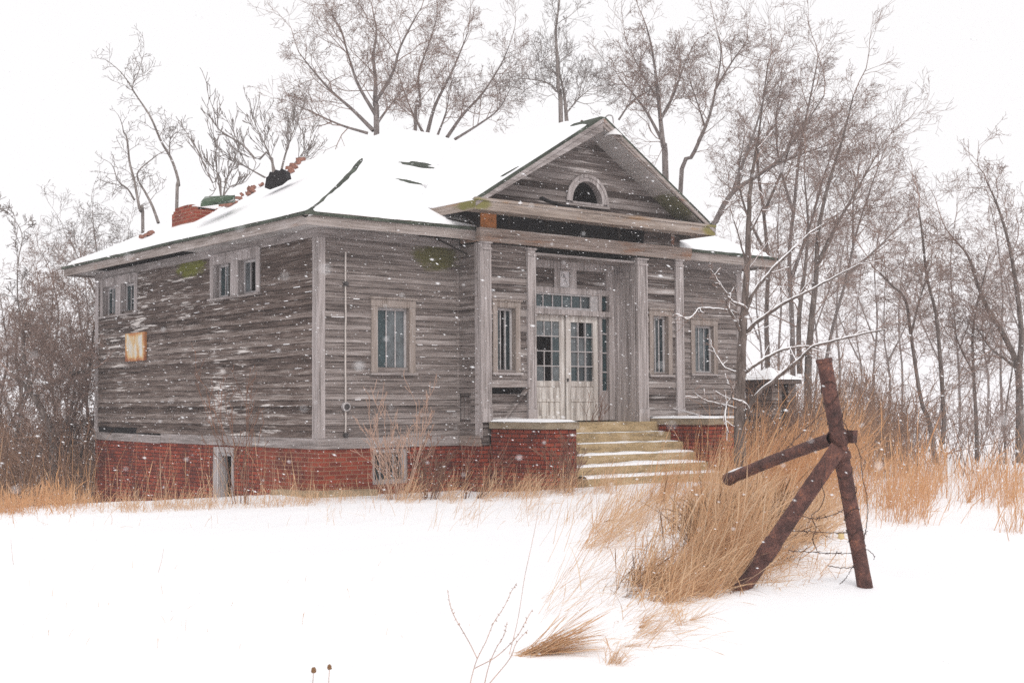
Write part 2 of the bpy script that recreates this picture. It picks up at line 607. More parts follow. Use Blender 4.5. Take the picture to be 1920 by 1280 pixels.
M['bark'] = bark_mat('grey_brown_bark', (0.085, 0.070, 0.064), (0.19, 0.16, 0.15), (0.31, 0.27, 0.255))  # bark lightened in its base colour to stand in for haze
M['bark_dark'] = bark_mat('dark_bark', (0.060, 0.047, 0.040), (0.14, 0.112, 0.10), (0.24, 0.20, 0.18))
M['bark_pale'] = bark_mat('pale_bark', (0.11, 0.095, 0.085), (0.23, 0.20, 0.185), (0.36, 0.32, 0.30))
M['twig'] = plain('twig_bark', (0.255, 0.180, 0.152), 0.3, 1.5, 0.9, 0.1)  # twig colour raised so far crowns fade as if in haze
M['twig_warm'] = plain('warm_brown_twigs', (0.27, 0.165, 0.115), 0.4, 2, 0.9, 0.1)
M['twig_red'] = plain('red_brown_twigs', (0.19, 0.105, 0.075), 0.4, 2, 0.9, 0.1)
M['straw'] = island('dry_straw', [(0.46, 0.26, 0.14), (0.66, 0.43, 0.25), (0.76, 0.55, 0.36), (0.58, 0.335, 0.18), (0.80, 0.64, 0.47)])
M['straw_dark'] = island('brown_dead_stems', [(0.10, 0.05, 0.026), (0.21, 0.11, 0.054), (0.34, 0.195, 0.10)])  # brown stems, darkened further to paint the shade inside the clump
M['straw_orange'] = island('orange_bluestem', [(0.48, 0.25, 0.125), (0.68, 0.39, 0.195), (0.59, 0.32, 0.165), (0.73, 0.50, 0.31)])
M['weed'] = plain('brown_weed_stem', (0.44, 0.29, 0.22), 0.35, 12)

# ------------------------------------------------------------------ ground
def vnoise(x, y, s, seed):
    """Cheap smooth noise from summed sines, works on arrays."""
    r = np.random.RandomState(seed)
    t = 0
    for _ in range(5):
        a, b, p = r.uniform(-1, 1), r.uniform(-1, 1), r.uniform(0, 6.28)
        t = t + np.sin((a * x + b * y) * s * 2.2 + p)
    return t / 5


def sstep(v, a, b):
    t = np.clip((v - a) / (b - a), 0, 1)
    return t * t * (3 - 2 * t)


def H(x, y):
    x, y = np.asarray(x, float), np.asarray(y, float)
    h = -0.66 * sstep(y, 0.2, 9.5) * (1 - sstep(x, 9, 16))
    h = h + 0.15 * np.exp(-(((x - 4.8) / 3.2) ** 2 + ((y + 3.0) / 1.7) ** 2))
    h = h + 0.06 * vnoise(x, y, 0.25, 1) * sstep(np.hypot(x - CAM[0], y - CAM[1]), 3, 9)
    h = h + 0.030 * vnoise(x, y, 1.1, 2) + 0.014 * vnoise(x * 0.6 + y * 0.5, y * 1.6 - x, 2.6, 5)
    # a low drift behind the corner post, and one round its foot
    h = h + 0.10 * np.exp(-(((x + 2.2) / 0.9) ** 2 + ((y + 12.1) / 0.7) ** 2))
    h = h + 0.07 * np.exp(-(((x + 2.06) / 0.20) ** 2 + ((y + 12.12) / 0.20) ** 2))
    h = h + 0.05 * np.exp(-(((x + 3.02) / 0.28) ** 2 + ((y + 11.75) / 0.22) ** 2))
    d = np.hypot(x - CAM[0], y - CAM[1])
    h = h + 0.0065 * np.clip(d - 50, 0, 400)
    return h


def ground(x, y):                           # photograph pixel to a point on the snow
    d = ray(x, y)
    t = np.arange(4.0, 60.0, 0.02) / FPX
    Q = CAM[None] + d[None] * t[:, None]
    under = np.nonzero(Q[:, 2] <= H(Q[:, 0], Q[:, 1]))[0]
    return Q[under[0]] if len(under) else CAM + d * (-CAM[2] / d[2])


def grid_mesh(name, xs, ys, m, kind_name=None):
    X, Y = np.meshgrid(xs, ys, indexing='ij')
    Z = H(X, Y)
    V = np.stack([X, Y, Z], -1).reshape(-1, 3)
    n, k = len(xs), len(ys)
    I = np.arange(n * k).reshape(n, k)
    Q = np.stack([I[:-1, :-1], I[1:, :-1], I[1:, 1:], I[:-1, 1:]], -1).reshape(-1, 4)
    return np_mesh(name, V, Q, m)


def spaced(lo, hi, c0, c1, fine, n_out):
    a = np.arange(c0, c1 + fine, fine)
    left = c0 - np.geomspace(fine * 1.5, c0 - lo, n_out)[::-1]
    right = a[-1] + np.geomspace(fine * 1.5, hi - a[-1], n_out)
    return np.concatenate([left, a, right])


g = grid_mesh('ground', spaced(-330, 330, -14, 16, 0.16, 45), spaced(-330, 330, -20, 4, 0.16, 45), M['snow'])
tag(g, 'wide snow covered ground sweeping up to the old house', 'ground', kind='structure')

# ------------------------------------------------------------------ the house
W, D, O = 10.35, 9.4, 0.55
BX0, BX1, BY = 2.87, 7.9, -0.62            # the bay that carries the gable
RX0, RX1, RY = 4.08, 6.65, 0.03            # the recess of the entry
house = thing('schoolhouse', 'abandoned weathered grey clapboard house with snow on its roof and a red brick base', 'house')


def front(Y0):
    return lambda u, n, z: (u, Y0 - n, z)


def left(X0):
    return lambda u, n, z: (X0 - n, u, z)


def mbox(mb, P, u0, u1, n0, n1, z0, z1, j=0.0):
    pts = [P(u0, n0, z0), P(u1, n0, z0), P(u1, n1, z0), P(u0, n1, z0), P(u0, n0, z1), P(u1, n0, z1), P(u1, n1, z1), P(u0, n1, z1)]
    mb.hexa([tuple(c + random.uniform(-j, j) for c in p) for p in pts])


def siding(P, a0, a1, z0, z1, openings, m, e=EXPO, missing=(), rough=1.0, name='wall', sag=0.0):
    """Overlapping clapboards as one wall mesh; openings and missing are (a0, a1, z0, z1)."""
    mb = MB()
    rows = int(math.ceil((z1 - z0) / e))
    for i in range(rows):
        zb, zt = z0 + i * e, min(z0 + (i + 1) * e + 0.018, z1)
        zm = (zb + min(zb + e, z1)) / 2
        segs = [(a0, a1)]
        for (o0, o1, oz0, oz1) in list(openings) + list(missing):
            if oz0 < zm < oz1:
                new = []
                for s0, s1 in segs:
                    if o1 <= s0 or o0 >= s1:
                        new.append((s0, s1))
                        continue
                    if o0 > s0:
                        new.append((s0, o0))
                    if o1 < s1:
                        new.append((o1, s1))
                segs = new
        cut = []
        for s0, s1 in segs:
            s = s0
            while s1 - s > 4.2:
                nx = s + random.uniform(1.6, 3.8)
                cut.append((s, nx - 0.003))
                s = nx
            cut.append((s, s1))
        for s0, s1 in cut:
            if s1 - s0 < 0.02:
                continue
            k = max(2, int((s1 - s0) / 0.45) + 1)
            ph, cup = random.uniform(0, 6), random.uniform(0.0, 0.006) * rough
            tilt = random.uniform(-0.004, 0.004) * rough
            base = len(mb.v)
            for q in range(k):
                a = s0 + (s1 - s0) * q / (k - 1)
                dz = tilt * (q / (k - 1) - 0.5) * 2 + random.uniform(-0.0025, 0.0025) * rough
                if sag:
                    dz += sag * ((a - a0) / (a1 - a0) - 0.5)
                w = 0.027 + cup * (0.5 + 0.5 * math.sin(a * 2.1 + ph)) + random.uniform(0, 0.003) * rough
                mb.v += [P(a, w, zb + dz), P(a, 0.004, zt + dz), P(a, -0.012, zt + dz), P(a, w - 0.02, zb + dz)]
            for q in range(k - 1):
                b = base + 4 * q
                mb.f += [(b, b + 4, b + 5, b + 1), (b + 3, b + 7, b + 4, b), (b + 1, b + 5, b + 6, b + 2), (b + 2, b + 6, b + 7, b + 3)]
            b = base + 4 * (k - 1)
            mb.f += [(base, base + 1, base + 2, base + 3), (b, b + 3, b + 2, b + 1)]
    return mb.build(name, m, house)


FRONT, LEFT, BAY = front(0), left(0), front(BY)


def cling(P, a0, a1, z0, z1, n, e, holes, dense):
    """Thin slivers of blown snow caught on the lap edges of a wall."""
    mb = MB()
    for _ in range(n):
        u = a0 + (a1 - a0) * dense(random.random())
        k = random.randrange(int((z1 - z0) / e))
        z = z0 + k * e - 0.001
        l = random.uniform(0.03, 0.30) * random.random()
        if u + l > a1 or any(h[0] - 0.05 < u + l and u < h[1] + 0.05 and h[2] - 0.05 < z < h[3] + 0.05 for h in holes):
            continue
        w = random.uniform(0.0015, 0.0045)
        mbox(mb, P, u, u + l, 0.012, 0.030 + w, z - w, z + 0.006, 0.0015)
    o = mb.build('clinging_snow', M['snow'], house)
    o['kind'] = 'stuff'
    return o


WIN = {'w1': (1.0, 1.9, 2.02, 3.30), 'w4': (8.80, 9.60, 2.08, 3.24), 'w2': (3.12, 3.74, 2.03, 3.32), 'w3': (6.98, 7.60, 2.03, 3.32),
       'l1': (1.93, 3.86, 3.46, 4.27), 'l2': (7.20, 9.14, 3.42, 4.24)}


def inset(w, d=0.06):
    return (w[0] + d, w[1] - d, w[2] + d, w[3] - d)


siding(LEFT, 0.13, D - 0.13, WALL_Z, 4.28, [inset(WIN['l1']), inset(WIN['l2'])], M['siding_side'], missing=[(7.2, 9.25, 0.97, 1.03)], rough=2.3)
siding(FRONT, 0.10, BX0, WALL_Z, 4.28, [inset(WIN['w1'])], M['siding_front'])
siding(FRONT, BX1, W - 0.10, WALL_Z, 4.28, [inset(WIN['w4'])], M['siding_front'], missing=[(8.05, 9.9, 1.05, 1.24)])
siding(BAY, BX0 + 0.02, RX0, 0.97, 4.32, [inset(WIN['w2'])], M['siding_bay'], e=0.14, rough=3.2, missing=[(3.12, 3.35, 3.74, 3.80), (3.1, 4.0, 1.72, 1.79)])
siding(BAY, RX1, BX1 - 0.02, 0.97, 4.32, [inset(WIN['w3'])], M['siding_bay'], e=0.14, rough=2.6)
siding(left(BX0), BY + 0.02, -0.02, 0.97, 4.32, [], M['siding_front'], missing=[(-0.36, -0.03, 1.15, 1.72)])
siding(lambda u, n, z: (BX1 + n, u, z), BY + 0.02, -0.02, 0.97, 4.32, [], M['siding_front'])
siding(lambda u, n, z: (W + n, u, z), 0.1, D - 0.1, WALL_Z, 4.28, [], M['siding_front'])
siding(lambda u, n, z: (u, D + n, z), 0.1, W - 0.1, WALL_Z, 4.28, [], M['siding_side'])
cling(LEFT, 0.16, D - 0.2, WALL_Z + EXPO, 4.2, 150, EXPO, [WIN['l1'], WIN['l2'], (6.7, 7.7, 2.4, 3.05)], lambda t: t ** 1.5)
cling(FRONT, 0.12, BX0 - 0.1, WALL_Z + EXPO, 4.2, 25, EXPO, [WIN['w1']], lambda t: t)
# bare studs and sheathing seen where boards are gone
mb = MB()
mbox(mb, FRONT, 8.0, 9.95, -0.06, -0.02, 1.0, 1.3)
mb.build('sheathing', M['siding_bay'], house)
MB().box((0.02, 6.8, 0.82), (0.05, D - 0.05, 1.2)).build('sheathing', M['black'], house)  # black sheet added behind the left gap to paint it dark
mb = MB()
mbox(mb, left(BX0), -0.40, -0.02, -0.06, -0.02, 1.1, 1.75)
for k in range(3):
    mbox(mb, left(BX0), -0.36 + 0.11 * k, -0.27 + 0.11 * k, -0.02, 0.0, 1.12, 1.73)
mb.build('sheathing', M['siding_bay'], house)

# brick base, with the two openings
def base_wall(mb, P, a0, a1, z0, z1, openings, depth=0.16):
    us = sorted({a0, a1, *[o[0] for o in openings], *[o[1] for o in openings]})
    zs = sorted({z0, z1, *[o[2] for o in openings], *[o[3] for o in openings]})
    for i in range(len(us) - 1):
        for j in range(len(zs) - 1):
            um, zm = (us[i] + us[i + 1]) / 2, (zs[j] + zs[j + 1]) / 2
            if any(o[0] < um < o[1] and o[2] < zm < o[3] for o in openings):
                continue
            mb.quad(P(us[i], 0, zs[j]), P(us[i + 1], 0, zs[j]), P(us[i + 1], 0, zs[j + 1]), P(us[i], 0, zs[j + 1]))
    for o in openings:
        for (p, q) in (((o[0], o[2]), (o[0], o[3])), ((o[1], o[2]), (o[1], o[3])), ((o[0], o[3]), (o[1], o[3])), ((o[0], o[2]), (o[1], o[2]))):
            mb.quad(P(p[0], 0, p[1]), P(q[0], 0, q[1]), P(q[0], -depth, q[1]), P(p[0], -depth, p[1]))


mb = MB()
base_wall(mb, left(-0.012), -0.012, D + 0.012, -1.4, 0.80, [(2.92, 3.72, -0.6, 0.76)])
base_wall(mb, front(-0.012), -0.012, BX0, -0.8, 0.80, [(1.04, 1.76, 0.17, 0.77)])
base_wall(mb, front(-0.012), BX1, W + 0.012, -0.8, 0.80, [])
base_wall(mb, front(BY - 0.012), BX0 - 0.012, BX1 + 0.012, -0.8, 0.80, [])
base_wall(mb, left(BX0 - 0.012), BY - 0.012, 0, -0.8, 0.80, [])
base_wall(mb, lambda u, n, z: (BX1 + 0.012, u, z), BY - 0.012, 0, -0.8, 0.80, [])
base_wall(mb, lambda u, n, z: (W + 0.012, u, z), -0.012, D + 0.012, -1.4, 0.985, [])
base_wall(mb, lambda u, n, z: (u, D + 0.012, z), -0.012, W + 0.012, -1.4, 0.985, [])
mb.build('foundation', M['brick'], house)
mb = MB()
mbox(mb, front(-0.02), -0.22, 1.0, -0.1, 0.26, -0.4, 0.10, 0.03)
mbox(mb, left(-0.02), -0.26, 1.2, -0.1, 0.22, -0.4, 0.085, 0.03)
mb.build('footing', M['footing'], house)

# skirt, corner boards, frieze
def board(name, P, u0, u1, n0, n1, z0, z1, m, j=0.004):
    mb = MB()
    k = max(1, int((u1 - u0) / 1.6)) if u1 - u0 > z1 - z0 else 1
    for i in range(k):
        a, b = u0 + (u1 - u0) * i / k, u0 + (u1 - u0) * (i + 1) / k - (0.004 if i < k - 1 else 0)
        mbox(mb, P, a, b, n0, n1 + random.uniform(0, 0.004), z0, z1, j)
    return mb.build(name, m, house)


board('skirt_board', LEFT, -0.03, 6.0, -0.01, 0.034, 0.79, 0.965, M['trim_h'])
mb = MB()
mb.hexa([LEFT(6.03, 0, 0.80), LEFT(9.42, 0, 0.80), LEFT(9.42, 0.035, 0.80), LEFT(6.03, 0.04, 0.775), LEFT(6.03, 0, 0.93), LEFT(9.42, 0, 0.965), LEFT(9.42, 0.03, 0.965), LEFT(6.03, 0.03, 0.93)])
mb.build('skirt_board', M['trim_h'], house)
board('skirt_board', FRONT, -0.036, BX0 - 0.04, -0.01, 0.036, 0.79, 0.965, M['trim_h'])
board('skirt_board', FRONT, BX1 + 0.04, W + 0.03, -0.01, 0.036, 0.79, 0.965, M['trim_h'])
board('skirt_board', BAY, BX0, 3.04, -0.02, 0.03, 0.80, 0.965, M['siding_bay'])
board('skirt_board', left(BX0), BY - 0.02, -0.04, -0.01, 0.034, 0.79, 0.965, M['beam'])
board('corner_board', LEFT, -0.030, 0.135, 0.0, 0.036, 0.967, 4.27, M['trim_v'])
board('corner_board', FRONT, -0.036, 0.105, 0.0, 0.038, 0.967, 4.27, M['trim_v'])
board('corner_board', LEFT, 9.26, 9.43, 0.0, 0.036, 0.967, 4.27, M['trim_v'])
board('corner_board', FRONT, W - 0.13, W + 0.03, 0.0, 0.036, 0.967, 4.27, M['trim_v'])
board('corner_board', FRONT, 2.80, 2.87, 0.0, 0.030, 0.967, 4.27, M['siding_front'])
board('frieze_board', LEFT, -0.05, D + 0.05, 0.0, 0.042, 4.272, 4.425, M['trim_h'])
board('frieze_board', FRONT, -0.05, BX0 - 0.02, 0.0, 0.044, 4.272, 4.425, M['trim_h'])
board('frieze_board', FRONT, BX1 + 0.02, W + 0.05, 0.0, 0.044, 4.272, 4.425, M['trim_h'])
# eaves: fascia, rusty drip edge and soffit on the four sides; the left soffit is gone over a stretch
def eave_sag(y):
    return -0.045 * math.exp(-((y - 6.4) / 1.7) ** 2)


mb, md = MB(), MB()
ks = 14
for i in range(ks):
    a, b = -O + (D + 2 * O) * i / ks, -O + (D + 2 * O) * (i + 1) / ks
    sa, sb = 0.02 * random.uniform(-1, 1) * 0.3, 0.0
    mb.hexa([(-O, a, 4.375), (-O + 0.03, a, 4.375), (-O + 0.03, b, 4.375), (-O, b, 4.375), (-O, a, 4.565), (-O + 0.03, a, 4.565), (-O + 0.03, b, 4.565), (-O, b, 4.565)])
    md.box((-O - 0.018, a, 4.548), (-O - 0.002, b - 0.003, 4.592 - (0.02 if random.random() < 0.25 else 0)), 0.003)
mb.build('fascia', M['fascia'], house)
md.build('drip_edge', M['drip'], house)
for x0, x1 in ((-O + 0.002, 2.845), (8.13, W + O)):
    mb, md = MB(), MB()
    k = 4
    for i in range(k):
        a, b = x0 + (x1 - x0) * i / k, x0 + (x1 - x0) * (i + 1) / k - 0.003
        mb.box((a, -O - 0.002, 4.375), (b, -O + 0.03, 4.565), 0.003)
        md.box((a, -O - 0.02, 4.548), (b, -O - 0.004, 4.592), 0.003)
    mb.build('fascia', M['fascia'], house)
    md.build('drip_edge', M['drip'], house)
mb = MB()
mb.box((W + O - 0.03, -O + 0.03, 4.375), (W + O, D + O, 4.565)).box((-O + 0.03, D + O - 0.03, 4.375), (W + O - 0.03, D + O, 4.565))
mb.build('fascia', M['fascia'], house)
mb = MB()
for a, b in ((-O + 0.03, 4.4), (8.85, D + O - 0.03)):
    mb.box((-O + 0.03, a, 4.425), (0.0, b, 4.445))
mb.box((0.0, -O + 0.03, 4.425), (1.9, 0.0, 4.445)).box((8.2, -O + 0.03, 4.426), (W + O - 0.03, 0.0, 4.445))
mb.box((W, 0.0, 4.425), (W + O - 0.03, D + O - 0.03, 4.445)).box((0.0, D, 4.425), (W, D + O - 0.03, 4.445))
mb.build('soffit', M['soffit'], house)

# inside: floor, ceiling, partitions, so that the windows look into dark rooms
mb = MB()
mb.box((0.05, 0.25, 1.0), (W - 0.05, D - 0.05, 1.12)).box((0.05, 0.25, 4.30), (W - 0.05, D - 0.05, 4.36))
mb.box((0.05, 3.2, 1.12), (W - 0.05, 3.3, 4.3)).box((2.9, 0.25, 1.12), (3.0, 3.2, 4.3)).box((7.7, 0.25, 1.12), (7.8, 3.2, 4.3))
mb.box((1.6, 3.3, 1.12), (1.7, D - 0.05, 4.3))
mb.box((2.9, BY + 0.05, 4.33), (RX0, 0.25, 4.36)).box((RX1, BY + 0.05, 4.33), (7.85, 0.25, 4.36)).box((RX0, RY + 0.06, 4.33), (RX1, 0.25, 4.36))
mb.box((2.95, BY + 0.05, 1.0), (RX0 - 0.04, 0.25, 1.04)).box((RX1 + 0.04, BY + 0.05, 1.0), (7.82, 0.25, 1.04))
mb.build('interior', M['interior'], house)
MB().box((1.6, 1.3, -1.2), (1.65, D - 0.1, 0.999)).build('cellar_wall', M['black'], house)  # cellar walls blackened so the openings look unlit
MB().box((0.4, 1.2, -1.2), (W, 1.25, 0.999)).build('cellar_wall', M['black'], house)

# ---- windows
def window(P, box, cas, lights, m_cas, sill=True, missing=(), grey=(), teal=(), bars=0.022, recess=0.075, lightmat=None):
    u0, u1, z0, z1 = box
    mb = MB()
    mbox(mb, P, u0, u0 + cas, 0.0, 0.045, z0 + 0.03, z1 - cas, 0.003)
    mbox(mb, P, u1 - cas, u1, 0.0, 0.045, z0 + 0.03, z1 - cas, 0.003)
    mbox(mb, P, u0 - 0.01, u1 + 0.01, 0.0, 0.048, z1 - cas + 0.002, z1, 0.003)
    mbox(mb, P, u0 - 0.03, u1 + 0.03, 0.0, 0.075, z1 + 0.002, z1 + 0.03, 0.003)
    # jambs
    for a, b in ((u0 + cas - 0.012, u0 + cas + 0.004), (u1 - cas - 0.004, u1 - cas + 0.012)):
        mbox(mb, P, a, b, -recess - 0.03, 0.043, z0 + 0.03, z1 - cas)
    mbox(mb, P, u0 + cas, u1 - cas, -recess - 0.03, 0.043, z1 - cas - 0.012, z1 - cas + 0.001)
    w = mb.build('window', m_cas, house)
    if sill:
        mb = MB()
        mbox(mb, P, u0 - 0.03, u1 + 0.03, -recess, 0.085, z0 - 0.005, z0 + 0.032, 0.003)
        mb.build('sill', M['trim_h'], w)
    g0, g1, h0, h1 = u0 + cas + 0.005, u1 - cas - 0.005, z0 + 0.033, z1 - cas - 0.013
    s = 0.045
    mb = MB()
    n0, n1 = -recess, -recess + 0.03
    mbox(mb, P, g0, g0 + s, n0, n1, h0, h1)
    mbox(mb, P, g1 - s, g1, n0, n1, h0, h1)
    mbox(mb, P, g0 + s, g1 - s, n0, n1 - 0.001, h0, h0 + s * 1.3)
    mbox(mb, P, g0 + s, g1 - s, n0, n1 - 0.001, h1 - s, h1)
    k = lights
    pw = (g1 - g0 - 2 * s) / k
    for i in range(1, k):
        c = g0 + s + pw * i
        mbox(mb, P, c - bars / 2, c + bars / 2, n0, n1 - 0.004, h0 + s * 1.3, h1 - s, 0.002)
    mb.build('sash', M['putty'], w)
    sets = {'glass_dark': [], 'glass_grey': [], 'glass_teal': []}
    for i in range(k):
        if i in missing:
            continue
        sets['glass_grey' if i in grey else 'glass_teal' if i in teal else 'glass_dark'].append(i)
    for key, idx in sets.items():
        if not idx:
            continue
        for i in idx:
            a = g0 + s + pw * i
            mb = MB()
            mbox(mb, P, a, a + pw, n0 + 0.006, n0 + 0.011, h0 + s, h1 - s + 0.002)
            mb.build('pane', M[key], w)
    return w


window(FRONT, WIN['w1'], 0.125, 3, M['casing'], grey=(1, 2), teal=(0,))
window(FRONT, WIN['w4'], 0.115, 3, M['casing'], grey=(0, 1), teal=())
window(BAY, WIN['w2'], 0.10, 3, M['casing'], missing=(1,), recess=0.10)
window(BAY, WIN['w3'], 0.10, 3, M['casing'], grey=(0,), recess=0.10)
for key, cfg in (('l1', ((), (2,))), ('l2', ((), ()))):
    u0, u1, z0, z1 = WIN[key]
    um = (u0 + u1) / 2
    window(LEFT, (u0, um - 0.005, z0, z1), 0.135, 3, M['trim_v'], missing=(0, 1) if key == 'l1' else (), grey=(2,) if key == 'l1' else (0,), teal=(2,), recess=0.11)
    window(LEFT, (um + 0.005, u1, z0, z1), 0.135, 3, M['trim_v'], grey=(0, 1), teal=(2,), recess=0.11)
# basement windows
P = front(-0.012)
mb = MB()
for a, b, c, d in ((1.04, 1.10, 0.17, 0.77), (1.64, 1.76, 0.17, 0.77), (1.10, 1.64, 0.17, 0.25), (1.10, 1.64, 0.70, 0.77)):
    mbox(mb, P, a, b, -0.11, -0.02, c, d, 0.003)
bw = mb.build('basement_window', M['trim_v'], house)
mb = MB()
for k in range(1, 4):
    mbox(mb, P, 1.10 + 0.135 * k - 0.012, 1.10 + 0.135 * k + 0.012, -0.10, -0.075, 0.25, 0.70)
mb.build('muntin', M['putty'], bw)
mb = MB()
mbox(mb, P, 1.10, 1.64, -0.095, -0.088, 0.25, 0.70)
mb.build('pane', M['glass_dark'], bw)
P = left(-0.012)
mb = MB()
for a, b, c, d in ((3.53, 3.72, -0.6, 0.76), (2.92, 3.0, -0.6, 0.76), (3.0, 3.53, 0.66, 0.76)):
    mbox(mb, P, a, b, -0.10, 0.015, c, d, 0.003)
mbox(mb, P, 3.44, 3.53, -0.14, -0.04, -0.6, 0.66, 0.003)
bw = mb.build('basement_window', M['trim_v'], house)
mb = MB()
mbox(mb, P, 3.0, 3.53, -0.06, -0.02, 0.60, 0.66, 0.003)
mb.build('broken_sash', M['putty'], bw)

# ---- bay: pilasters, reveal panels, entry
def pilaster(P, u0, u1, n, z0, z1, cap=True):
    mb = MB()
    mbox(mb, P, u0, u1, 0.0, n, z0, z1, 0.002)
    for k in range(1, 3):                  # raised edges of the boxed shaft
        pass
    mbox(mb, P, u0 - 0.001, u0 + 0.035, n, n + 0.012, z0 + 0.25, z1 - 0.14)
    mbox(mb, P, u1 - 0.035, u1 + 0.001, n, n + 0.012, z0 + 0.25, z1 - 0.14)
    p = mb.build('pilaster', M['trim_v'], house)
    mb = MB()
    mbox(mb, P, u0 - 0.012, u1 + 0.012, 0.001, n + 0.022, z1 - 0.14, z1 - 0.10, 0.002)
    mbox(mb, P, u0 - 0.02, u1 + 0.02, 0.001, n + 0.030, z1 - 0.03, z1, 0.002)
    mb.build('capital', M['trim_v'], p)
    mb = MB()
    mbox(mb, P, u0 - 0.012, u1 + 0.012, 0.001, n + 0.024, z0, z0 + 0.24, 0.004)
    mb.build('base', M['trim_v'], p)
    return p


pilaster(BAY, 2.855, 3.065, 0.06, 1.20, 4.345)
board('corner_board', left(BX0), BY - 0.058, BY + 0.12, 0.0, 0.03, 0.93, 4.33, M['trim_v'])
pilaster(BAY, 3.90, 4.085, 0.06, 1.18, 4.30)
pilaster(BAY, 6.645, 6.905, 0.06, 1.16, 4.30)
pilaster(BAY, 7.70, 7.905, 0.06, 1.19, 4.345)
# recess: side panels, ceiling, floor
for x, s in ((RX1, -1), (RX0, 1)):
    mb = MB()
    mb.box((min(x, x - s * 0.03), BY + 0.005, 1.16), (max(x, x - s * 0.03), RY + 0.02, 4.31))
    for a, b in ((BY + 0.03, BY + 0.13), (RY - 0.17, RY - 0.07)):
        mb.box((min(x, x + s * 0.02), a, 1.17), (max(x, x + s * 0.02), b, 4.05))
    mb.box((min(x, x + s * 0.018), BY + 0.13, 3.93), (max(x, x + s * 0.018), RY - 0.17, 4.05))
    mb.build('reveal_panel', M['trim_v'], house)
mb = MB()
mb.box((RX0, BY + 0.01, 4.20), (RX1, RY + 0.01, 4.24))
mb.build('porch_ceiling', M['trim_h'], house)

P = front(RY)
ez = 1.19                                   # the door sill
mb = MB()                                   # frame of the entry: casings, posts, transom bars, header
for a, b, c, d, n in ((RX0, 4.20, ez, 4.2, 0.07), (6.52, RX1, ez, 4.2, 0.07), (4.20, 4.26, ez, 3.62, 0.10), (4.46, 4.545, ez, 3.62, 0.085), (6.215, 6.29, ez, 3.62, 0.085), (6.46, 6.52, ez, 3.62, 0.10)):
    mbox(mb, P, a, b, -0.02, n, c, d, 0.002)
mbox(mb, P, 4.20, 6.53, -0.02, 0.13, 3.185, 3.285, 0.003)
mbox(mb, P, 4.20, 6.53, -0.02, 0.075, 3.59, 3.70, 0.003)
mbox(mb, P, 4.20, 6.53, -0.02, 0.06, 4.06, 4.20, 0.003)
for a, b in ((4.20, 4.30), (5.10, 5.22), (5.53, 5.66), (6.43, 6.53)):
    mbox(mb, P, a, b, -0.02, 0.058, 3.70, 4.06, 0.003)
mbox(mb, P, 6.29, 6.46, -0.02, 0.05, ez, 1.75, 0.003)
mbox(mb, P, 4.26, 4.46, -0.02, 0.05, ez, 1.75, 0.003)
entry = mb.build('door_frame', M['trim_v'], house)
for a, b in ((4.30, 5.10), (5.66, 6.43)):
    mb = MB()
    mbox(mb, P, a, b, -0.02, 0.02, 3.70, 4.06)
    mb.build('header_panel', M['siding_bay'], entry)


def leaf(u0, u1, z0, z1, gz0, gz1, gone, grey, teal, nn=0.03, posts=True):
    mb = MB()
    s = 0.125
    mbox(mb, P, u0, u0 + s, -0.01, nn, z0, z1, 0.002)
    mbox(mb, P, u1 - s, u1, -0.01, nn, z0, z1, 0.002)
    mbox(mb, P, u0 + s, u1 - s, -0.01, nn - 0.001, gz1, z1, 0.002)
    mbox(mb, P, u0 + s, u1 - s, -0.01, nn - 0.001, gz0 - 0.10, gz0, 0.002)
    mbox(mb, P, u0 + s, u1 - s, -0.01, nn - 0.002, z0 + 0.36, z0 + 0.42, 0.002)
    mbox(mb, P, u0 + s, u1 - s, -0.01, nn - 0.002, z0, z0 + 0.10, 0.002)
    mbox(mb, P, u0 + s - 0.01, u1 - s + 0.01, -0.008, nn - 0.018, z0 + 0.1, gz0 - 0.09)
    d = mb.build('door', M['door'], house)
    a0, a1 = u0 + s, u1 - s
    pw, ph = (a1 - a0) / 3, (gz1 - gz0) / 4
    mb = MB()
    for i in (1, 2):
        for r in range(4):
            if (r, i) in ((2, 1),) and gone and (2, 0) in gone:
                continue
            mbox(mb, P, a0 + pw * i - 0.010, a0 + pw * i + 0.010, 0.0, nn - 0.004, gz0 + ph * r, gz0 + ph * (r + 1))
    for r in (1, 2, 3):
        mbox(mb, P, a0, a1, 0.0, nn - 0.005, gz0 + ph * r - 0.010, gz0 + ph * r + 0.010)
    mb.build('muntin', M['putty'], d)
    sets = {'glass_grey': [], 'glass_teal': [], 'glass_dark': []}
    for r in range(4):
        for i in range(3):
            if (r, i) in gone:
                continue
            sets['glass_grey' if (r, i) in grey else 'glass_teal' if (r, i) in teal else 'glass_dark'].append((r, i))
    for k, l in sets.items():
        if l:
            for r, i in l:
                mb = MB()
                mbox(mb, P, a0 + pw * i, a0 + pw * (i + 1), 0.004, 0.008, gz0 + ph * r, gz0 + ph * (r + 1))
                mb.build('pane', M[k], d)
    return d


leaf(4.55, 5.365, ez, 3.18, 1.94, 3.06, {(2, 0), (2, 1), (1, 0), (1, 1), (0, 1)}, {(3, 0), (3, 1), (3, 2), (0, 2), (0, 0)}, {(1, 2), (2, 2)})
d2 = leaf(5.385, 6.205, ez, 3.18, 1.94, 3.06, {(3, 1)}, {(2, 0), (2, 1), (3, 0), (1, 0), (1, 1)}, {(3, 2), (2, 2), (0, 0)}, nn=0.05)
mb = MB()
mbox(mb, P, 5.40, 5.43, 0.05, 0.075, 1.93, 1.99)
mb.build('handle', M['iron'], d2)
